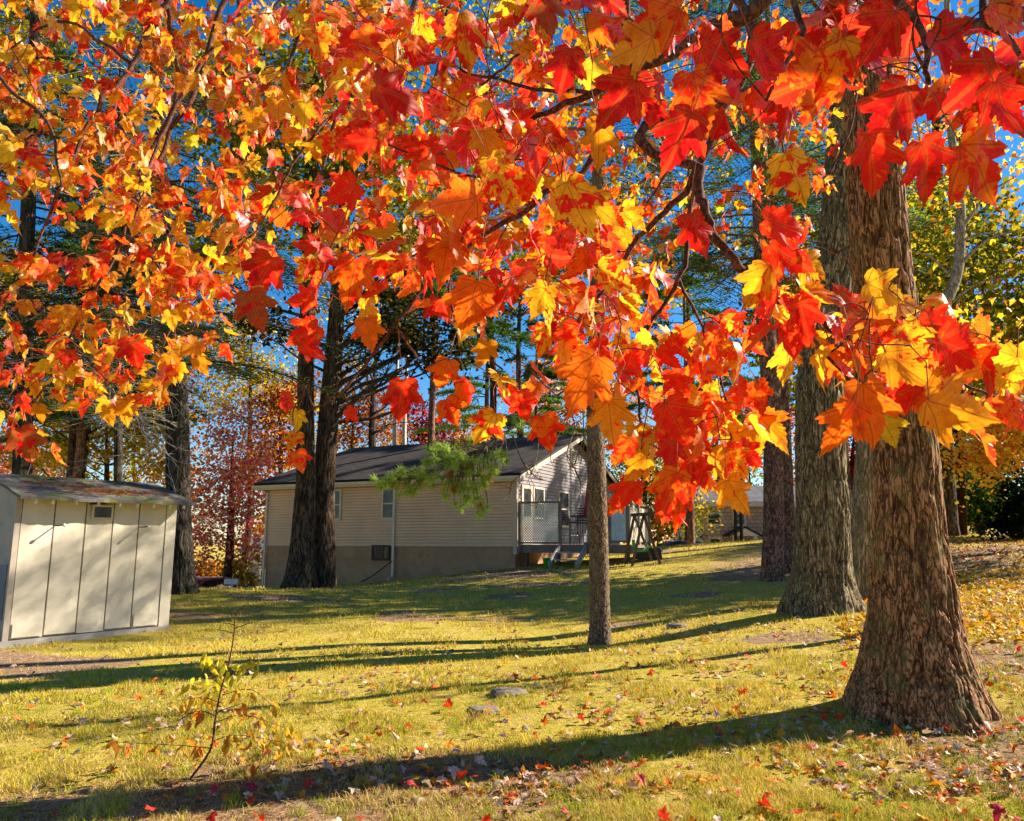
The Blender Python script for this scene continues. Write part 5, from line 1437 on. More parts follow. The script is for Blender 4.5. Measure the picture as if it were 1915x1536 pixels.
def window(x, z0, z1, wd, side=0, panes=2, fr='cream'):
    def B(mb, a, b, o0, o1, c, d):
        if side == 0: mb.box(a, b, -o1, -o0, c, d)
        else: mb.box(o0, o1, a, b, c, d)
    f = MB()
    t = .075
    B(f, x - wd / 2 - t, x - wd / 2, .002, .075, z0 - t, z1 + t); B(f, x + wd / 2, x + wd / 2 + t, .002, .075, z0 - t, z1 + t)
    B(f, x - wd / 2 + .001, x + wd / 2 - .001, .002, .075, z1, z1 + t); B(f, x - wd / 2 + .001, x + wd / 2 - .001, .002, .085, z0 - t, z0)
    zm = (z0 + z1) / 2
    if panes == 2: B(f, x - wd / 2 + .001, x + wd / 2 - .001, .052, .062, zm - .025, zm + .025)
    if panes == 3: B(f, x + .08, x + .13, .052, .062, z0 + .001, z1 - .001)
    wo = f.build("window", M[fr], house)
    p = MB(); B(p, x - wd / 2 + .002, x + wd / 2 - .002, .040, .050, z0 + .002, z1 - .002); p.build("pane", M['glass'], wo)
    return wo
zw0 = at(725, 968, 27.9)[2]; zw1 = at(725, 915, 27.9)[2]
window(hx(623), zw0, zw1, .56)
window(hx(726), zw0, zw1, .44)
window(hx(714), ZS - .46, ZS - .06, .62, 0, 3, 'rust')
# gable end: vent, window, door
def gy_(px):
    t = (px - 957.5) / FPX * CP
    ex, ey = -math.sin(HA), math.cos(HA)
    return (t * C0[1] - C0[0]) / (ex - t * ey)
yv = gy_(1074)
w = MB(); w.box(.016, .07, yv - .38, yv + .38, ZE + .72, ZE + 1.42)
vent = w.build("gable_vent", M['cream'], house)
w = MB()
for i in range(8): w.box(.071, .085, yv - .30, yv + .30, ZE + .78 + i * .075, ZE + .82 + i * .075)
w.build("louvre", M['black'], vent)
yw = gy_(1053)
window(yw, ZS + .75, ZS + 2.0, .95, 1)
yd = gy_(994)
window(yd + .55, ZS + 1.0, ZS + 2.0, .85, 1)
d = MB(); d.box(.017, .075, yd - .95, yd - .05, ZS + .05, ZS + 2.08); door = d.build("door", M['cream'], house)
d = MB(); d.box(.076, .084, yd - .80, yd - .20, ZS + 1.0, ZS + 1.95); d.build("pane", M['glass'], door)
# hose hanging from the wall beside the spout
hose = MB()
hx0, hx1 = hx(738), hx(686)
hose.tube(catmull([(hx0 - .03, -.11, ZS - .55), (hx0 - .45, -.16, ZS - .86), (hx0 - .85, -.2, ZS - 1.12), (hx1, -.25, ZS - 1.30)], 6), .022, 8)
ho = hose.build("garden_hose", M['hose'], house)
bpy.context.view_layer.update()
ho.parent = None
ho.matrix_world = house.matrix_world.copy()
props(ho, "dark hose sagging from the white downspout along the brown foundation", "hose")

# ------------------------------------------------------------------ deck with steps, lattice and rails
FZ = at(1000, 1019, 26.2)[2]                  # deck floor
deck = thing("deck", "grey wooden deck with cream lattice panel and short steps against the house gable", "deck", (C0[0], C0[1], 0), HA)
def gx_(px, y=0.0):
    """local x on the deck's front edge (local y) for the photograph's column px"""
    t = (px - 957.5) / FPX * CP
    bx, by = C0[0] - y * math.sin(HA), C0[1] + y * math.cos(HA)
    return (t * by - bx) / (math.cos(HA) - t * math.sin(HA))
X1 = gx_(1176)
w = MB()
for i in range(18):
    y0 = .12 + i * .141
    w.box(.06, X1, y0, y0 + .134, FZ - .035, FZ)
w.build("floor_boards", M['wood_grey'], deck)
w = MB(); w.box(.06, X1, .06, .115, FZ - .26, FZ - .036); w.box(X1 + .002, X1 + .05, .06, 2.66, FZ - .26, FZ - .036)
w.build("rim_board", M['wood_grey'], deck)
xl0, xl1 = gx_(971), gx_(1047)
posts = [xl0, xl1, gx_(1101), gx_(1140), gx_(1174)]
for i, x in enumerate(posts):
    w = MB(); w.box(x - .05, x + .05, .0, .058, FZ - .24, FZ + 1.42 if i < 2 else FZ + 1.28); w.build("post", M['wood_grey'], deck)
for x in (.3, gx_(1040), gx_(1110), X1 - .1):
    w = MB(); w.box(x - .06, x + .06, .12, .24, FZ - 1.6, FZ - .04); w.build("post", M['wood_brown'], deck)
def lattice(xa, xb, za, zb, y, sp=.088, sw=.036):
    w = MB()
    for s, yo in ((1, 0), (-1, .007)):
        wd, ht = xb - xa, zb - za
        c = -ht if s > 0 else 0
        while c < (wd if s > 0 else wd + ht):
            pts = []
            for q in range(2):
                pass
            # line x = xa + c + s*(z-za)
            lo, hi = 0.0, ht
            if s > 0: lo, hi = max(lo, -c), min(hi, wd - c)
            else: lo, hi = max(lo, c - wd), min(hi, c)
            if hi - lo > .04:
                w.beam((xa + c + s * lo, y + yo, za + lo), (xa + c + s * hi, y + yo, za + hi), .006, sw, (0, 0, 1))
            c += sp
    return w
w = lattice(xl0 + .06, xl1 - .06, FZ + .10, FZ + 1.36, .02)
w.build("lattice", M['lattice'], deck)
w = MB(); w.box(xl0 + .051, xl1 - .051, .0, .05, FZ + 1.36, FZ + 1.43); w.box(xl0 + .051, xl1 - .051, .0, .05, FZ + .03, FZ + .095); w.build("rail", M['wood_grey'], deck)
xr0, xr1 = posts[2], posts[4]
w = MB(); w.box(xr0 - .05, xr1 + .05, -.01, .07, FZ + 1.281, FZ + 1.34); w.box(xr0 + .051, posts[3] - .051, .0, .05, FZ + .08, FZ + .14); w.box(posts[3] + .051, xr1 - .051, .0, .05, FZ + .08, FZ + .14); w.build("rail", M['wood_grey'], deck)
w = MB()
for (a, b) in ((xr0 + .06, posts[3] - .06), (posts[3] + .06, xr1 - .06)): w.box(a, b, .012, .030, FZ + .141, FZ + 1.16)
o = w.build("panel", M['teal'], deck); o["label"] = "pale blue rail panels"
# right side rail going back
for yy in (1.3, 2.6):
    w = MB(); w.box(X1 - .10, X1 - .0, yy - .05, yy + .05, FZ, FZ + 1.28); w.build("post", M['wood_grey'], deck)
w = MB(); w.box(X1 - .09, X1 + .0, .07, 2.65, FZ + 1.281, FZ + 1.34); w.build("rail", M['wood_grey'], deck)
lw_ = lattice(0.1, 2.5, FZ + .1, FZ + 1.2, 0)
lw_.v = [(X1 - .05 + y, x, z) for x, y, z in lw_.v]
lw_.build("lattice", M['lattice'], deck)
# steps
xs0, xs1 = gx_(1047), gx_(1096)
sg = g1(2.2, 24.6)
sdz = FZ - sg
w = MB()
for x in (xs0, xs1):
    w.beam((x, .05, FZ - .06), (x, -.95, sg + .02), .05, .24)
w.build("stringer", M['wood_step'], deck)
for i in range(1, 3):
    t = i / 3
    w = MB(); w.box(xs0 + .027, xs1 - .027, -.95 * t - .10, -.95 * t + .16, FZ - sdz * t - .04, FZ - sdz * t); w.build("step", M['wood_step'], deck)

def to_world(lx, ly, z=0):
    c, s = math.cos(HA), math.sin(HA)
    return (C0[0] + c * lx - s * ly, C0[1] + s * lx + c * ly, z)
# furniture on the deck
def bar_chair(lx, ly, rz, label):
    c = thing("bar_chair", label, "chair", to_world(lx, ly, FZ), HA + rz, group="black chairs on the deck")
    for sx in (-1, 1):
        for sy in (-1, 1):
            w = MB(); w.tube([(sx * .24, sy * .23, 0), (sx * .19, sy * .18, .72)], [.014, .014], 6); w.build("leg", M['black'], c)
    w = MB(); w.tube([(-.21, -.2, .3), (.21, -.2, .3), (.21, .2, .3), (-.21, .2, .3), (-.21, -.2, .3)], .01, 5); w.build("footrest", M['black'], c)
    w = MB(); w.box(-.23, .23, -.22, .22, .721, .77); w.build("seat", M['black'], c)
    w = MB()
    for sx in (-1, 1): w.beam((sx * .21, .2, .77), (sx * .22, .28, 1.28), .025, .025)
    for i in range(6): w.beam((-.2, .21 + .012 * i, .84 + i * .08), (.2, .21 + .012 * i, .84 + i * .08), .012, .045)
    w.build("backrest", M['black'], c)
    w = MB()
    for sx in (-1, 1): w.tube([(sx * .24, .22, .98), (sx * .25, -.16, .97), (sx * .22, -.19, .78)], .014, 5)
    w.build("armrest", M['black'], c)
bar_chair(gx_(1066, 1.0), 1.0, R(70), "black metal bar chair behind the open end of the lattice panel")
bar_chair(gx_(1090, 2.0), 2.1, R(200), "black bar chair with tall slatted back beside the red umbrella")
tb = thing("bar_table", "small tall black table between the bar chairs on the deck", "table", to_world(gx_(1088, 1.1), 1.1, FZ), HA)
w = MB(); w.lathe([(.36, .92), (.37, .94), (.36, .96)], (0, 0, 0), 24); w.build("table_top", M['black'], tb)
for a in range(4):
    w = MB(); ca, sa = math.cos(a * math.pi / 2 + .6), math.sin(a * math.pi / 2 + .6)
    w.tube([(.30 * ca, .30 * sa, 0), (.12 * ca, .12 * sa, .45), (.22 * ca, .22 * sa, .92)], .013, 6); w.build("leg", M['black'], tb)
um = thing("patio_umbrella", "closed dark red patio umbrella standing on the deck behind the young pine", "umbrella", to_world(gx_(1104, 1.6), 1.6, FZ), HA)
w = MB(); w.lathe([(.24, 0), (.24, .06), (.05, .1), (.03, .2)], (0, 0, 0), 16); w.tube([(0, 0, .2), (0, 0, 2.35)], .02, 8); w.build("pole", M['black'], um)
w = MB()
pr = [(.19, .95), (.15, 1.3), (.11, 1.7), (.07, 2.1), (.02, 2.4)]
vs, n = [], 20
for r_, z in pr:
    for k_ in range(n):
        rr_ = r_ * (1 + .28 * math.cos(k_ * math.pi)) ; vs.append((rr_ * math.cos(2 * math.pi * k_ / n), rr_ * math.sin(2 * math.pi * k_ / n), z + (.06 if k_ % 2 else 0) * (z < 1)))
w.add(vs, [(i * n + k_, i * n + (k_ + 1) % n, (i + 1) * n + (k_ + 1) % n, (i + 1) * n + k_) for i in range(len(pr) - 1) for k_ in range(n)])
w.build("canopy", M['red'], um)
# bucket beside the steps
bx_ = to_world(xs0 - .22, -.55)
bz = g1(bx_[0], bx_[1])
bk = thing("bucket", "green plastic bucket beside the deck steps", "bucket", (bx_[0], bx_[1], bz))
w = MB(); w.lathe([(.11, 0), (.15, .30), (.165, .31), (.165, .33), (.14, .33), (.10, .03)], (0, 0, 0), 18); w.build("body", M['green'], bk, True)
w = MB(); w.tube([(.155 * math.cos(t), .03 * math.sin(t), .30 + .16 * math.sin(t)) for t in np.linspace(0, math.pi, 9)], .006, 5); w.build("handle", M['black'], bk)

# ------------------------------------------------------------------ wooden swing frame
sw_l = at(1207, 1050, 23.6)
sz = g1(sw_l[0], sw_l[1])
sgp = np.array([sw_l[0], sw_l[1], sz])
swing = thing("swing_frame", "small brown wooden A-frame swing with a green seat beside the deck", "swing set", sgp)
def gpt(px, D): return ground_px(px, D)
A1, A2 = at(1186, 962, 24.3), at(1204, 966, 23.2)
A1[2] = A2[2] = (A1[2] + A2[2]) / 2
legs = [(A1, gpt(1166, 24.3)), (A1, gpt(1219, 24.4)), (A2, gpt(1180, 23.2)), (A2, gpt(1234, 23.2))]
for top, ft in legs:
    w = MB(); w.beam(top, ft - np.array([0, 0, .03]), .075, .075, (0, 1, 0)); w.build("leg", M['wood_brown'], swing, False, sgp)
w = MB(); w.beam(A1 + np.array([-.02, .25, .03]), A2 + np.array([.35, -.25, .03]), .09, .10); w.build("top_beam", M['wood_brown'], swing, False, sgp)
mc = (A1 + A2) / 2
w = MB(); zs_ = mc[2] - 1.05
prof = [(-.24, .30), (-.21, .05), (-.10, -.06), (.10, -.06), (.20, -.02), (.24, .10), (.20, .11), (.09, .0), (-.08, .0), (-.17, .09), (-.20, .31)]
w.prism(prof, lambda a, b: (mc[0] + a + .02, mc[1] - .17, zs_ + b), lambda a, b: (mc[0] + a + .02, mc[1] + .17, zs_ + b))
seat = w.build("swing_seat", M['green'], swing, False, sgp)
w = MB()
for s in (-1, 1):
    w.tube([(mc[0] - .2, mc[1] + s * .15, zs_ + .28), (mc[0], mc[1] + s * .12, mc[2])], .009, 4); w.tube([(mc[0] + .22, mc[1] + s * .15, zs_ + .08), (mc[0], mc[1] + s * .12, mc[2])], .009, 4)
w.build("rope", M['dead_twig'], swing, False, sgp)
q = gpt(1212, 25.0)
bn = thing("storage_bin", "low black lidded bin on the grass behind the swing frame", "bin", q, R(-12))
w = MB(); w.prism([(-.44, 0), (.44, 0), (.40, .24), (-.40, .24)], lambda a, b: (a, -.28, b), lambda a, b: (a, .28, b)); w.build("body", M['black'], bn)
w = MB(); w.prism([(-.46, .241), (.46, .241), (.36, .36), (-.36, .36)], lambda a, b: (a, -.31, b), lambda a, b: (a, .31, b)); w.build("lid", M['black'], bn)

# ------------------------------------------------------------------ the cream shed
N0, N1 = at(5, 1205, 11.4), at(311, 1176, 13.5)
SL = math.hypot(N1[0] - N0[0], N1[1] - N0[1])
SA = math.atan2(N1[1] - N0[1], N1[0] - N0[0])
SZ0 = 0.5 * (g1(N0[0], N0[1]) + g1(N1[0], N1[1]))
shed = thing("garden_shed", "cream panelled garden shed with a mossy overhanging roof at the edge of the lawn", "shed", (N0[0], N0[1], SZ0), SA)
SE = at(30, 934, 11.4)[2] - SZ0 + .10               # wall height at the eave
SDp = 1.9
w = MB(); w.box(-.06, SL + .05, -.03, SDp, -.15, .07); w.build("sill_beam", M['wood_step'], shed)
w = MB(); w.box(.0, SL, .035, SDp - .02, .075, SE); w.prism([(.035, SE), (SDp - .02, SE), ((SDp + .015) / 2, SE + .26)], lambda y, z: (0.0, y, z), lambda y, z: (SL, y, z))
w.build("wall", M['shed_wall'], shed)
w = MB(); w.box(-.012, -.002, .10, SDp - .2, .35, 1.15); o = w.build("wall_patch", M['shed_patch'], shed)
ed = [0.06 + (SL - .22) * t for t in (0, .205, .41, .60, .79, 1.0)]
for i in range(5):
    a, b = ed[i] + .012, ed[i + 1] - .012
    w = MB()
    nzp, nxp = 14, 4
    vs, fs = [], []
    zb = .085 + .02 * (i % 2)
    for r_ in range(nzp + 1):
        for c_ in range(nxp + 1):
            x, z = a + (b - a) * c_ / nxp, zb + (SE - .02 - zb) * r_ / nzp
            bow = .010 * math.sin(math.pi * c_ / nxp) * math.sin(2.3 * r_ / nzp + i) + rng.normal(0, .0012)
            vs.append((x, -.006 - bow, z))
    k_ = nxp + 1
    fs = [(r_ * k_ + c_, r_ * k_ + c_ + 1, (r_ + 1) * k_ + c_ + 1, (r_ + 1) * k_ + c_) for r_ in range(nzp) for c_ in range(nxp)]
    w.add(vs, fs)
    w.box(a, b, .003, .033, zb, SE - .021)
    nb = len(vs)
    # rim closing the sheet to the board behind it
    rim = [r_ * k_ for r_ in range(nzp + 1)] + [nzp * k_ + c_ for c_ in range(1, k_)] + [r_ * k_ + nxp for r_ in range(nzp - 1, -1, -1)] + [c_ for c_ in range(nxp - 1, 0, -1)]
    o0 = len(w.v)
    w.v += [(w.v[q][0], .004, w.v[q][2]) for q in rim]
    m_ = len(rim)
    w.f += [[rim[j], rim[(j + 1) % m_], o0 + (j + 1) % m_, o0 + j] for j in range(m_)]
    w.build("panel", M['shed_front'], shed)
    if i in (0, 4):
        w = MB(); w.box(a + .02, b - .02, -.028, -.018, zb + .02, zb + .22); w.build("kick_board", M['shed_front'], shed)
w = MB(); w.box(SL - .16, SL + .025, -.02, .03, .06, SE - .03); w.box(SL + .002, SL + .025, .031, SDp, .06, SE - .03); w.build("corner_board", M['shed_front'], shed)
w = MB(); w.box(-.025, .055, -.02, .03, .06, SE - .03); w.build("corner_board", M['shed_wall'], shed)
# little vent
vx = ed[2] + .24
w = MB(); w.box(vx - .17, vx + .17, -.05, -.022, SE - .36, SE - .34); w.box(vx - .17, vx + .17, -.05, -.022, SE - .17, SE - .14); w.box(vx - .17, vx - .14, -.05, -.022, SE - .339, SE - .171); w.box(vx + .14, vx + .17, -.05, -.022, SE - .339, SE - .171)
vf = w.build("vent_window", M['shed_front'], shed)
w = MB(); w.box(vx - .139, vx + .139, -.034, -.022, SE - .339, SE - .171); w.build("pane", M['glass'], vf)
w = MB(); w.tube([(vx - .22, -.05, SE - .13), (vx - .05, -.07, SE - .115), (vx + .02, -.07, SE - .115)], .016, 6); w.build("latch_bar", M['rust'], shed)
for x in (ed[1] + .02, ed[4] + .02):
    w = MB(); w.tube([(x, -.01, SE - .48), (x + .01, -.25, SE - .475)], .010, 6); hk = w.build("hook", M['rust'], shed)
    w = MB(); w.lathe([(.004, 0), (.02, .012), (.026, .026), (.02, .042), (.004, .052)], (x + .01, -.26, SE - .50), 10); w.build("knob", M['white'], hk, True)
# roof
RO, RP = .34, .30
ymid = SDp / 2
sl2 = RP / ymid
w = MB()
nX, nY = 26, 9
def roofz(y): return SE + (y + .0) * sl2 if y <= ymid else SE + (SDp - y) * sl2
vs, fs = [], []
for i in range(nX + 1):
    for j in range(nY + 1):
        x = -.12 + (SL + .30) * i / nX
        y = -RO + (ymid + RO) * j / nY
        if j == 0: y += rng.normal(0, .006) - (.02 if 4 < i < 12 else 0)
        sag = -.05 * math.sin(math.pi * i / nX) * (j / nY) + rng.normal(0, .006)
        vs.append((x, y, SE + y * sl2 + .045 + sag))
k_ = nY + 1
fs = [(i * k_ + j, (i + 1) * k_ + j, (i + 1) * k_ + j + 1, i * k_ + j + 1) for i in range(nX) for j in range(nY)]
n0 = len(vs)
low = [(x, y, z - .04) for x, y, z in vs]
fs += [[q + n0 for q in f][::-1] for f in fs]
edge = [i * k_ for i in range(nX + 1)] + [nX * k_ + j for j in range(1, k_)] + [i * k_ + nY for i in range(nX - 1, -1, -1)] + [j for j in range(nY - 1, 0, -1)]
fs += [(edge[q], n0 + edge[q], n0 + edge[(q + 1) % len(edge)], edge[(q + 1) % len(edge)]) for q in range(len(edge))]
w.add(vs + low, fs)
w.prism([(ymid + .002, SE + RP + .0), (SDp + RO, SE - RO * sl2), (SDp + RO, SE - RO * sl2 + .04), (ymid + .002, SE + RP + .04)], lambda y, z: (-.12, y, z), lambda y, z: (SL + .18, y, z))
sroof = w.build("roof", M['roof_moss'], shed)
# drifts of pine needles lying on the roof
nn = 620
xx = np.r_[rng.normal(SL * .62, .42, nn // 2), rng.normal(SL * .35, .5, nn // 4), rng.uniform(0, SL, nn - nn // 2 - nn // 4)]
yy = np.r_[rng.normal(.18, .10, nn // 2), rng.normal(.5, .14, nn // 4), rng.uniform(-RO, ymid, nn - nn // 2 - nn // 4)]
ok = (xx > -.1) & (xx < SL + .16) & (yy > -RO + .02) & (yy < ymid - .03)
xx, yy = xx[ok], yy[ok]
nc = np.c_[xx, yy, SE + yy * sl2 + .052 - .05 * np.sin(np.pi * (xx + .12) / (SL + .42)) * (yy + RO) / (ymid + RO) + rng.uniform(0, .02, len(xx))]
ndv = np.c_[rng.normal(0, 1, len(xx)), rng.normal(0, .6, len(xx)), rng.normal(0, .12, len(xx))]
V, F, cc_ = needle_quads(nc, ndv, .11, .012, np.array([lin("a8602c")]) * rng.uniform(.5, 1.2, (len(xx), 1)))
np_mesh("pine_litter", V, F, M['needle'], sroof, {"col": ('FLOAT_COLOR', rgba(cc_))})
for i, t in enumerate((.02, .11, .24, .37, .50, .61, .72, .83, .93)):
    x = .08 + (SL + .10) * t
    w = MB(); w.box(x - .015, x + .015, -RO + .06, -RO + .095, SE - RO * sl2 - .055, SE - RO * sl2 + .003); w.build("eave_light", M['white'], shed)
# clutter at the shed's near end
w = MB(); w.box(-.34, -.10, .2, .8, -.05, .16); w.box(-.34, -.10, .2, .8, .165, .21)
o = w.build("block", M['stone'], None); o.location = shed.location; o.rotation_euler = shed.rotation_euler
props(o, "grey capped block on the ground at the near end of the cream shed", "block")

# ------------------------------------------------------------------ far houses, cars, mailbox
def far_house(label, px, D, wd, dp, eave, ridge, rz, wall, roof_, wins, base_drop=2.0, porch=None, gable=False):
    g = ground_px(px, D)
    h = thing("house", label, "house", g, rz)
    w = MB(); w.box(-wd / 2, wd / 2, 0, dp, -base_drop, eave)
    w.prism([(0, eave), (dp, eave), (dp / 2, ridge)], lambda y, z: (-wd / 2, y, z), lambda y, z: (wd / 2, y, z))
    w.build("wall", wall, h)
    s = (ridge - eave) / (dp / 2)
    w = MB()
    for f in ((lambda y: y), (lambda y: dp - y)):
        w.prism([(f(-.4), eave - .4 * s + .05), (f(dp / 2), ridge + .05), (f(dp / 2), ridge + .2), (f(-.4), eave - .4 * s + .2)], lambda y, z: (-wd / 2 - .3, y, z), lambda y, z: (wd / 2 + .3, y, z))
    w.build("roof", M[roof_], h)
    w = MB(); w.box(-wd / 2 - .3, wd / 2 + .3, -.46, -.41, eave - .4 * s - .12, eave - .4 * s + .18); w.box(-wd / 2 - .02, -wd / 2 + .14, -.03, .02, -1, eave); w.box(wd / 2 - .14, wd / 2 + .02, -.03, .02, -1, eave); w.build("trim", M['white'], h)
    for (x, z, a, b) in wins:
        w = MB(); t = .12
        w.box(x - a / 2 - t, x - a / 2, -.06, -.004, z - t, z + b + t); w.box(x + a / 2, x + a / 2 + t, -.06, -.004, z - t, z + b + t); w.box(x - a / 2, x + a / 2, -.06, -.004, z + b, z + b + t); w.box(x - a / 2, x + a / 2, -.06, -.004, z - t, z)
        w.box(x - a / 2, x + a / 2, -.045, -.02, z + b * .48, z + b * .53)
        wo = w.build("window", M['white'], h)
        w = MB(); w.box(x - a / 2, x + a / 2, -.018, -.006, z, z + b); w.build("pane", M['glass'], wo)
    return h, g
# shingled house on the right
SHD = 50.0
hz = ground_px(1455, SHD)[2]
def hw(px, py): 
    p = at(px, py, SHD); return p[0] - (1455 - 957.5) / FPX * SHD * CP, p[2] - hz
ea = hw(1400, 950)[1] + .32; ri = hw(1400, 908)[1] + .05
wins = []
for (x0, x1, y0, y1) in ((1325, 1345, 962, 980), (1374, 1391, 962, 980), (1329, 1346, 1008, 1030)):
    a, b = hw(x0, y1), hw(x1, y0)
    wins.append(((a[0] + b[0]) / 2, a[1], b[0] - a[0], b[1] - a[1]))
sh, shg = far_house("pinkish brown shingled house with grey roof seen between the pine and oak trunks", 1455, SHD, 10.1, 7.5, ea, ri, 0.0, M['shingle_wall'], 'roof_grey', wins, 2.5)
# wing with a gable towards the viewer (right end)
w = MB()
wx0, wx1 = hw(1560, 950)[0], hw(1680, 950)[0]
we, wp = hw(1600, 935)[1], hw(1610, 890)[1]
w.prism([(wx0, -2), (wx1, -2), (wx1, we), ((wx0 + wx1) / 2, wp), (wx0, we)], lambda x, z: (x, -1.2, z), lambda x, z: (x, 5, z)); w.build("wall", M['shingle_wall'], sh)
w = MB(); w.beam((wx0 - .3, -1.3, we - .15), ((wx0 + wx1) / 2, -1.3, wp + .1), .12, .22, (0, 1, 0)); w.beam((wx1 + .3, -1.3, we - .15), ((wx0 + wx1) / 2, -1.3, wp + .1), .12, .22, (0, 1, 0)); w.build("rake_board", M['white'], sh)
a, b = hw(1588, 963), hw(1600, 943)
w = MB(); w.box(a[0] - .1, a[0], -1.27, -1.205, a[1] - .1, b[1] + .1); w.box(b[0], b[0] + .1, -1.27, -1.205, a[1] - .1, b[1] + .1); w.box(a[0], b[0], -1.27, -1.205, b[1], b[1] + .1); w.box(a[0], b[0], -1.27, -1.205, a[1] - .1, a[1])
wo = w.build("window", M['white'], sh)
w = MB(); w.box(a[0], b[0], -1.23, -1.21, a[1], b[1]); w.build("pane", M['glass'], wo)
# little portico
pa, pb, pc = hw(1362, 1003), hw(1400, 1003), hw(1381, 989)
w = MB(); w.prism([(pa[0] - .25, pa[1]), (pb[0] + .25, pb[1]), (pc[0], pc[1])], lambda x, z: (x, -1.5, z), lambda x, z: (x, -.01, z))
po = w.build("portico", M['white'], sh)
w = MB(); w.beam((pa[0] - .4, -.8, pa[1]), (pc[0], -.8, pc[1] + .1), 1.5, .08, (0, 0, 1)); w.beam((pb[0] + .4, -.8, pb[1]), (pc[0], -.8, pc[1] + .1), 1.5, .08, (0, 0, 1)); w.build("portico_roof", M['roof'], po)
for x in (pa[0], pb[0]):
    w = MB(); w.box(x - .1, x + .1, -1.45, -1.25, -2, pa[1] - .01); w.build("column", M['white'], po)
w = MB(); w.box(pc[0] - .45, pc[0] + .45, -.05, -.005, -1.5, pa[1] - .3); w.build("door", M['white'], sh)
# thin dark trunks before the portico
for (px, lab) in ((1375, "thin dark tree trunk standing before the white portico, the left of two"), (1386, "thin dark tree trunk standing before the white portico, the right of two")):
    g = ground_px(px, 43)
    t_ = thing("young_tree", lab, "tree", g)
    w = MB(); w.tube(catmull([g - np.array([0, 0, .1]), at(px, 960, 43), at(px + 2, 860, 43), at(px + 4, 780, 43)], 4), list(np.linspace(.11, .05, 13)), 8); w.build("trunk", M['bark_black'], t_, True, g)
    pts, cid, cc = blob_leaves([(px + (4 if px > 1380 else -14), 800, 30, 40, 320)], 43, 30, .4)
    V, F, Cc = cards(pts, .17, fp('ora', len(pts), cid)); np_mesh("crown", V, F, M['foliage'], t_, {"col": ('FLOAT_COLOR', rgba(Cc))}, False, g)
# grey house far left
g_wall = painted("blue_grey_clapboard", (0.25, 0.24, 0.28), 0.7, .1, 2)
gz_ = ground_px(470, 60)[2]
def hg(px, py):
    p = at(px, py, 60); return p[0] - (500 - 957.5) / FPX * 60 * CP, p[2] - gz_
w2 = []
for (x0, x1, y0, y1) in ((478, 487, 1038, 1052), (466, 477, 1080, 1094), (487, 494, 1068, 1095)):
    a, b = hg(x0, y1), hg(x1, y0)
    w2.append(((a[0] + b[0]) / 2, a[1], b[0] - a[0], b[1] - a[1]))
far_house("grey clapboard house with white trim beyond the pink maple", 500, 60, 3.6, 6, hg(480, 1030)[1], hg(480, 1010)[1], 0, g_wall, 'roof_grey', w2, 2)

def car(label, px, D, rz, paint, zoff=0.0):
    g = ground_px(px, D); g[2] += zoff
    c = thing("parked_car", label, "car", g, rz)
    body = [(-2.2, .35), (-2.25, .62), (-2.15, .84), (-1.35, .94), (-.75, 1.0), (1.2, 1.0), (2.0, .95), (2.2, .80), (2.22, .4), (2.1, .28), (-2.05, .28)]
    cab = [(-1.0, .985), (-.35, 1.38), (-.1, 1.44), (.9, 1.44), (1.3, 1.36), (1.75, .985)]
    w = MB(); w.prism(body, lambda x, z: (x, -.84, z), lambda x, z: (x, .84, z)); o = w.build("body", M[paint], c)
    bv = o.modifiers.new("bevel", 'BEVEL'); bv.width = .09; bv.segments = 3; bv.limit_method = 'ANGLE'; bv.angle_limit = .5
    w = MB()
    vs = [(x, -.72 if z > 1.2 else -.80, z) for x, z in cab] + [(x, .72 if z > 1.2 else .80, z) for x, z in cab]
    n = len(cab)
    w.add(vs, [list(range(n)), list(range(2 * n - 1, n - 1, -1))] + [(i, n + i, n + (i + 1) % n, (i + 1) % n) for i in range(n)])
    o = w.build("cabin", M[paint], c)
    bv = o.modifiers.new("bevel", 'BEVEL'); bv.width = .05; bv.segments = 2; bv.limit_method = 'ANGLE'; bv.angle_limit = .3
    for s in (-1, 1):
        w = MB(); P4 = [(-.72, 1.06), (-.30, 1.32), (.35, 1.36), (.35, 1.06)]; Q4 = [(.43, 1.06), (.43, 1.36), (1.1, 1.32), (1.42, 1.06)]
        for PP in (P4, Q4):
            w.prism(PP, lambda x, z: (x, s * (.80 - (z - 1.0) * .17 + .012), z), lambda x, z: (x, s * (.80 - (z - 1.0) * .17 - .02), z))
        w.build("window", M['glass'], c)
        for x in (-1.4, 1.4):
            w = MB(); w.v, w.f = [], []
            w.lathe([(.12, -.1), (.31, -.1), (.33, -.06), (.33, .06), (.31, .1), (.12, .1)], (0, 0, 0), 20)
            w.v = [(x + a, s * .80 + c_, .33 + b) for a, b, c_ in w.v]
            wh = w.build("wheel", M['rubber'], c)
            w = MB(); w.lathe([(.02, -.085), (.19, -.105), (.19, .105), (.02, .085)], (0, 0, 0), 14); w.v = [(x + a, s * .80 + c_, .33 + b) for a, b, c_ in w.v]; w.build("rim", M['white'], wh)
    w = MB(); w.prism([(-.93, 1.06), (-.40, 1.37), (-.36, 1.36), (-.86, 1.04)], lambda x, z: (x - .03, -.66, z), lambda x, z: (x - .03, .66, z)); w.build("windscreen", M['glass'], c)
    for s in (-1, 1):
        w = MB(); w.box(-2.262, -2.16, s * .68 - .12, s * .68 + .12, .62, .74); w.build("headlight", M['white'], c)
    return c, g
cb, cg = car("dark blue car parked beyond the grass rise, only its roof showing", 1262, 41.5, R(4), 'car_blue')
cb.location.z = at(1262, 1011, 41.5)[2] - 1.44
cb.scale = (1.0, 1.0, 1.0)
cr_, cg = car("magenta red car parked beyond the lawn, half hidden by the hemlock trunk", 372, 33.0, R(70), 'car_red')
cr_.location.z = at(375, 1080, 33.0)[2] - 1.44
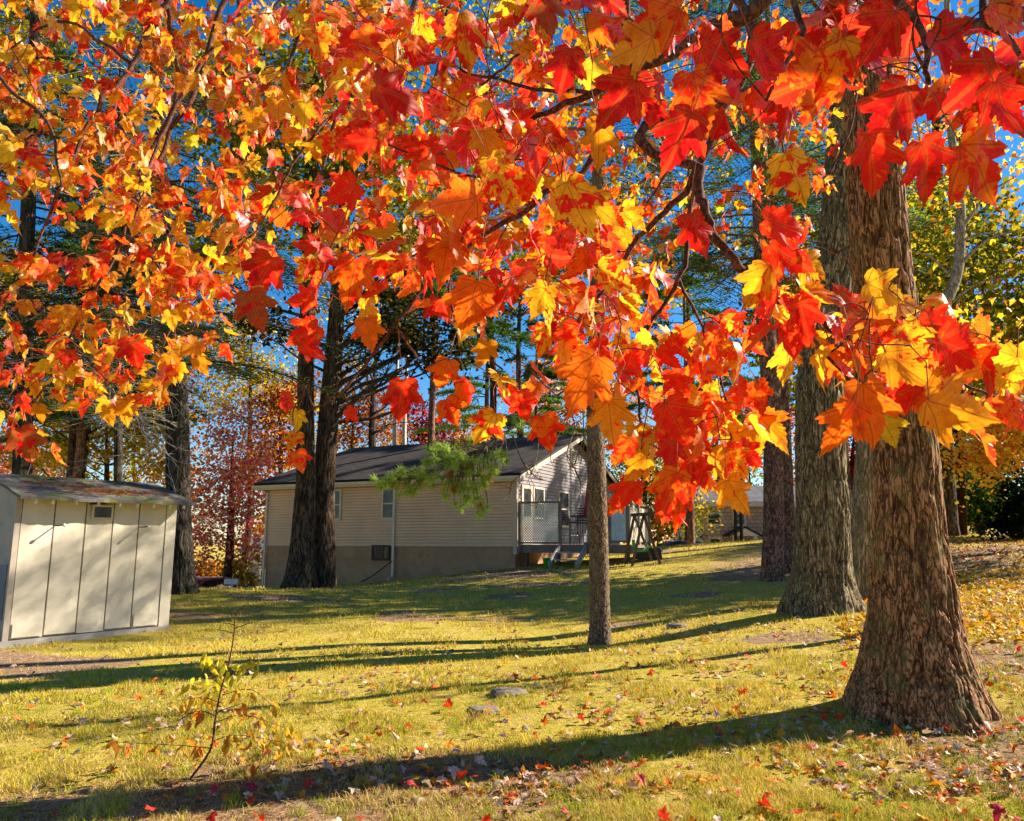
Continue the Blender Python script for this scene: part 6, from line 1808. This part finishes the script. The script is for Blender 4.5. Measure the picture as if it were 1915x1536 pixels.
q = ground_px(438, 31)
q[2] = at(438, 1108, 31)[2]
mbx = thing("mailbox", "white mailbox on a pale post behind the dark log", "mailbox", q)
w = MB(); w.box(-.05, .05, -.05, .05, -.3, .30); w.build("post", M['white'], mbx)
w = MB(); w.prism([(-.1, .31), (.1, .31), (.1, .42)] + [(.1 * math.cos(t), .42 + .1 * math.sin(t)) for t in np.linspace(.3, math.pi - .3, 7)] + [(-.1, .42)], lambda y, z: (-.27, y, z), lambda y, z: (.25, y, z)); w.build("box", M['white'], mbx)
w = MB(); w.box(-.29, -.272, -.09, .09, .32, .48); w.build("door", M['black'], mbx)
# dark log at the edge of the lawn
lp0, lp1 = ground_px(404, 25.0), ground_px(484, 25.4)
zc = np.linspace(0, 1, 22)
ctr = lp0[None] * (1 - zc[:, None]) + lp1[None] * zc[:, None]
ctr[:, 2] = np.array([g1(a, b) for a, b in ctr[:, :2]]) + .10
w = MB()
rad = .15 + .05 * np.sin(zc * 9) + rng.normal(0, .012, 22)
rad[0] = .05; rad[-1] = .06
w.tube(list(ctr), list(rad), 12)
lo = w.build("fallen_log", M['bark_dark'], None, True)
props(lo, "dark rotting log lying in the shade at the left foot of the tan house", "log")
# flat stones on the lawn
for (px, D, a, b, lab) in ((950, 7.62, .17, .05, "brown flat stone in the open grass, larger of the two lying close together"), (905, 7.0, .13, .045, "small dark flat stone in the grass, nearer to the viewer than the brown one"), (1262, 12.4, .16, .05, "flat stone in the lawn between the young pine and the mossy oak")):
    g = ground_px(px, D)
    w = MB()
    vs, fs, n = [], [], 14
    for j, (r_, z) in enumerate(((1.0, -.02), (1.05, .4 * b), (.86, .9 * b), (.45, b * 1.1))):
        for k_ in range(n):
            t = 2 * math.pi * k_ / n
            q_ = r_ * (1 + .14 * math.sin(3 * t + px) + .07 * math.sin(5 * t))
            vs.append((g[0] + a * q_ * math.cos(t), g[1] + a * .75 * q_ * math.sin(t), g[2] + z + rng.normal(0, .003)))
    fs = [(j * n + k_, j * n + (k_ + 1) % n, (j + 1) * n + (k_ + 1) % n, (j + 1) * n + k_) for j in range(3) for k_ in range(n)] + [tuple(3 * n + k_ for k_ in range(n))]
    w.add(vs, fs)
    so = w.build("flat_stone", M['stone'], None)
    props(so, lab, "stone")

# ------------------------------------------------------------------ sapling in the lawn
SD = 5.45
sb = ground_px(375, SD)
sap = thing("sapling", "thin sapling with drooping yellow green leaves and bare top twigs in the lawn", "sapling", sb)
w = MB()
stem = catmull([sb - np.array([0, 0, .05]), at(392, 1405, SD), at(402, 1350, SD), at(412, 1295, SD), at(428, 1240, SD), at(437, 1190, SD), at(441, 1150, SD), at(452, 1138, SD), at(466, 1126, SD)], 4)
w.tube(stem, list(np.linspace(.0085, .0022, len(stem))), 7)
lc, lt_, ln_, lcol = [], [], [], []
SB = [((398, 1400), (345, 1395), (215, 1388), 15, 'o'), ((400, 1385), (450, 1375), (560, 1395), 16, 'g'), ((405, 1350), (460, 1338), (555, 1370), 14, 'g'), ((410, 1330), (440, 1320), (455, 1315), 5, 'o'), ((412, 1315), (380, 1305), (330, 1310), 9, 'g'),
      ((418, 1290), (395, 1270), (345, 1275), 14, 'l'), ((424, 1270), (445, 1250), (495, 1240), 12, 'l'), ((430, 1250), (410, 1235), (392, 1238), 8, 'l'), ((405, 1340), (370, 1330), (330, 1350), 6, 'o'), ((415, 1300), (470, 1290), (520, 1330), 7, 'g'),
      ((440, 1170), (425, 1166), (388, 1163), 0, 'g'), ((440, 1175), (460, 1168), (488, 1161), 0, 'g'), ((438, 1185), (420, 1180), (405, 1178), 0, 'g')]
cs_ = {'o': (0.80, 0.36, 0.04), 'g': (0.78, 0.55, 0.05), 'l': (0.80, 0.80, 0.05)}
for a, m_, b, n, c_ in SB:
    dd = SD + rng.uniform(-.25, .25)
    pts_ = catmull([at(*a, SD), at(*m_, (SD + dd) / 2), at(*b, dd)], 5)
    w.tube(pts_, list(np.linspace(.0035, .0015, len(pts_))), 5, False)
    for i in range(int(n * 1.3)):
        t = pts_[rng.integers(3, len(pts_))]
        lc.append(t + rng.normal(0, .018, 3)); lt_.append(norm(np.array([rng.normal(0, .5), rng.normal(0, .5), -0.75])))
        ln_.append(norm(np.array([rng.normal(0, .6), -.6 + rng.normal(0, .5), rng.normal(.3, .4)]))); lcol.append(np.array(cs_[c_]) * rng.uniform(.7, 1.15))
w.build("stem", M['twig'], sap, True, sb)
OP = np.array([(0, 0.5)] + [(0, 0), (.13, .12), (.21, .32), (.22, .5), (.17, .72), (.08, .9), (0, 1.05), (-.08, .9), (-.17, .72), (-.22, .5), (-.21, .32), (-.13, .12)])
OF = np.array([(0, 1 + i, 1 + (i + 1) % 12) for i in range(12)])
lc, lt_, ln_, lcol = map(np.array, (lc, lt_, ln_, lcol))
V, F, A = leaves_geo(lc, lt_, ln_, rng.uniform(.068, .10, len(lc)), lcol, lcol * np.array([[.7, .4, .4]]), np.full(len(lc), .3), OP, OF, 1.0)
np_mesh("leaves", V, F, M['leaf'], sap, A, True, sb)

# ------------------------------------------------------------------ fallen leaves
FCOL = {'red': (RED, DRED, .3, "red"), 'crimson': (np.array((.50, .02, .06)), RED, .3, "crimson pink"), 'orange': (ORA, RED, .3, "orange"), 'gold': (GOLD, ORA, .3, "golden yellow"), 'pale': (np.array((.72, .52, .40)), np.array((.62, .30, .20)), .35, "pale whitish"), 'brown': (np.array((.26, .11, .05)), DRED, .2, "brown")}
protos = {}
for key, (cb_, cs__, am_, word) in FCOL.items():
    protos[key] = []
    for v in range(4):
        one = np.zeros((1, 3))
        V, F, A = leaves_geo(one + np.array([[0, -.5, 0]]), np.array([[0, 1.0, 0]]), np.array([[0, 0, 1.0]]), np.array([1.0]), cb_[None] * rng.uniform(.85, 1.1), cs__[None], np.array([am_ + rng.normal(0, .1)]), None, None, 1.1)
        V[:, 2] -= V[:, 2].min()
        me_o = np_mesh("fallen_leaf", V, F, M['litter'], None, A, True)
        protos[key].append(me_o.data)
        bpy.data.objects.remove(me_o)
def in_tree(x, y):
    return (np.hypot(x - 3.55, y - 6.9) < .62) | (np.hypot(x - 4.85, y - 12.2) < .8)
cand = []
while len(cand) < 290:
    D = 1 / rng.uniform(1 / 9.5, 1 / 4.25)
    px = rng.uniform(-20, 1930)
    if rng.random() > .22 + .78 * max(0, (px - 250) / 1650) ** .8: continue
    x = (px - 957.5) / FPX * D * CP
    if in_tree(x, D): continue
    cand.append((x, D))
hand = [(435, 4.62), (1245, 4.45), (1010, 4.9), (870, 5.3), (850, 5.35), (1370, 6.6), (1375, 7.4), (1745, 5.9), (1830, 5.55), (150, 4.7), (590, 5.9), (520, 5.75), (690, 5.75), (1560, 6.1), (1620, 6.2), (1090, 5.6), (640, 4.5), (1280, 4.5), (960, 5.1), (1700, 5.6)]
pts_f = [((px - 957.5) / FPX * D * CP, D) for px, D in hand] + cand[:275]
fx, fy = np.array(pts_f).T
fz = gz(fx, fy)
keys = list(FCOL)
for i in range(len(fx)):
    key = ('red', 'pale', 'orange')[i % 3] if i < 20 else keys[rng.choice(6, p=[.26, .10, .24, .12, .14, .14])]
    me = protos[key][rng.integers(4)]
    o = bpy.data.objects.new("fallen_leaf", me)
    COL.objects.link(o)
    s = rng.uniform(.048, .085) * (1.15 if i < 20 else 1)
    o.location = (fx[i], fy[i], fz[i] + .022 + rng.uniform(0, .012))
    o.rotation_euler = (rng.normal(0, .26), rng.normal(0, .26), rng.uniform(0, 6.28))
    o.scale = (s, s, s)
    word = FCOL[key][3]
    props(o, "%s fallen maple leaf lying loose on the lawn" % word, "leaf", "%s fallen leaves on the lawn" % word)
# the rest of the litter, too many to count
def litter(n, fn):
    xs, ys = fn(n)
    ok = ~in_tree(xs, ys)
    xs, ys = xs[ok], ys[ok]
    return xs, ys
def dist_mid(n):
    D = 1 / rng.uniform(1 / 34, 1 / 5.0, n)
    px = rng.uniform(-100, 2020, n)
    k = rng.random(n) < (.15 + .85 * np.clip((px - 200) / 1700, 0, 1)) * (0.25 + 1.6 * sstep(.42, .6, fbm(px * D * .0012, D * 1.1, D * 0 + 3, 3)))
    return ((px - 957.5) / FPX * D * CP)[k], D[k]
def dist_right(n):
    D = rng.uniform(9.2, 16.5, n)
    px = rng.uniform(1560, 2080, n)
    return (px - 957.5) / FPX * D * CP, D
def dist_bed(n):
    D = rng.uniform(15, 27, n)
    px = rng.uniform(1560, 2080, n)
    return (px - 957.5) / FPX * D * CP, D
for (nm, lab, n, fn, pal_, s0, s1) in (("scattered_leaf_litter", "thin scatter of fallen leaves over the whole lawn", 7000, dist_mid, [ORA, GOLD, FCOL['pale'][0], FCOL['brown'][0], FCOL['pale'][0], np.array((.75, .62, .42))], .035, .07),
                                   ("golden_leaf_carpet", "dense carpet of golden fallen leaves behind the largest oak", 4200, dist_right, [YEL, YEL, GOLD, YEL, np.array((.85, .66, .10)), FCOL['pale'][0], GOLD], .055, .095),
                                   ("shaded_leaf_litter", "brownish leaf litter on the shaded bed", 3000, dist_bed, [FCOL['brown'][0], FCOL['brown'][0], ORA * .6, FCOL['pale'][0], GOLD * .7], .06, .10)):
    xs, ys = litter(n, fn)
    zs = gz(xs, ys) + .02 + rng.uniform(0, .02, len(xs))
    m_ = len(xs)
    nr_ = norm(np.c_[rng.normal(0, .42, (m_, 2)), np.ones(m_)])
    tp_ = norm(np.cross(nr_, rng.normal(0, 1, (m_, 3))))
    pc = np.array([pal_[i] for i in rng.integers(len(pal_), size=m_)]) * rng.uniform(.7, 1.1, (m_, 1))
    V, F, A = leaves_geo(np.c_[xs, ys, zs], tp_, nr_, rng.uniform(s0, s1, m_), pc, pc * .7, np.full(m_, .3), LS_P, LS_F, 1.3)
    o = np_mesh(nm, V, F, M['litter'], None, A)
    props(o, lab, "leaf litter", kind="stuff")

# dry pine needles and straw strewn over the near lawn
n = 26000
D = 1 / rng.uniform(1 / 9.5, 1 / 4.2, n)
px = rng.uniform(-60, 1990, n)
xs = (px - 957.5) / FPX * D * CP
k = (rng.random(n) < .16 + .84 * bare(xs, D)) & ~in_tree(xs, D)
xs, ys = xs[k], D[k]
zs = gz(xs, ys) + rng.uniform(.003, .02, len(xs))
dv = np.c_[rng.normal(0, 1, (len(xs), 2)), rng.normal(0, .12, len(xs))]
cn = np.array([lin(("c08a4c", "8a5228", "d6b070")[i]) for i in rng.integers(3, size=len(xs))]) * rng.uniform(.6, 1.1, (len(xs), 1))
V, F, cc_ = needle_quads(np.c_[xs, ys, zs], dv, .075, .0042, cn)
o = np_mesh("needle_litter", V, F, M['needle'], None, {"col": ('FLOAT_COLOR', rgba(cc_))})
props(o, "dry brown pine needles and straw strewn over the bare soil", "needle litter", kind="stuff")
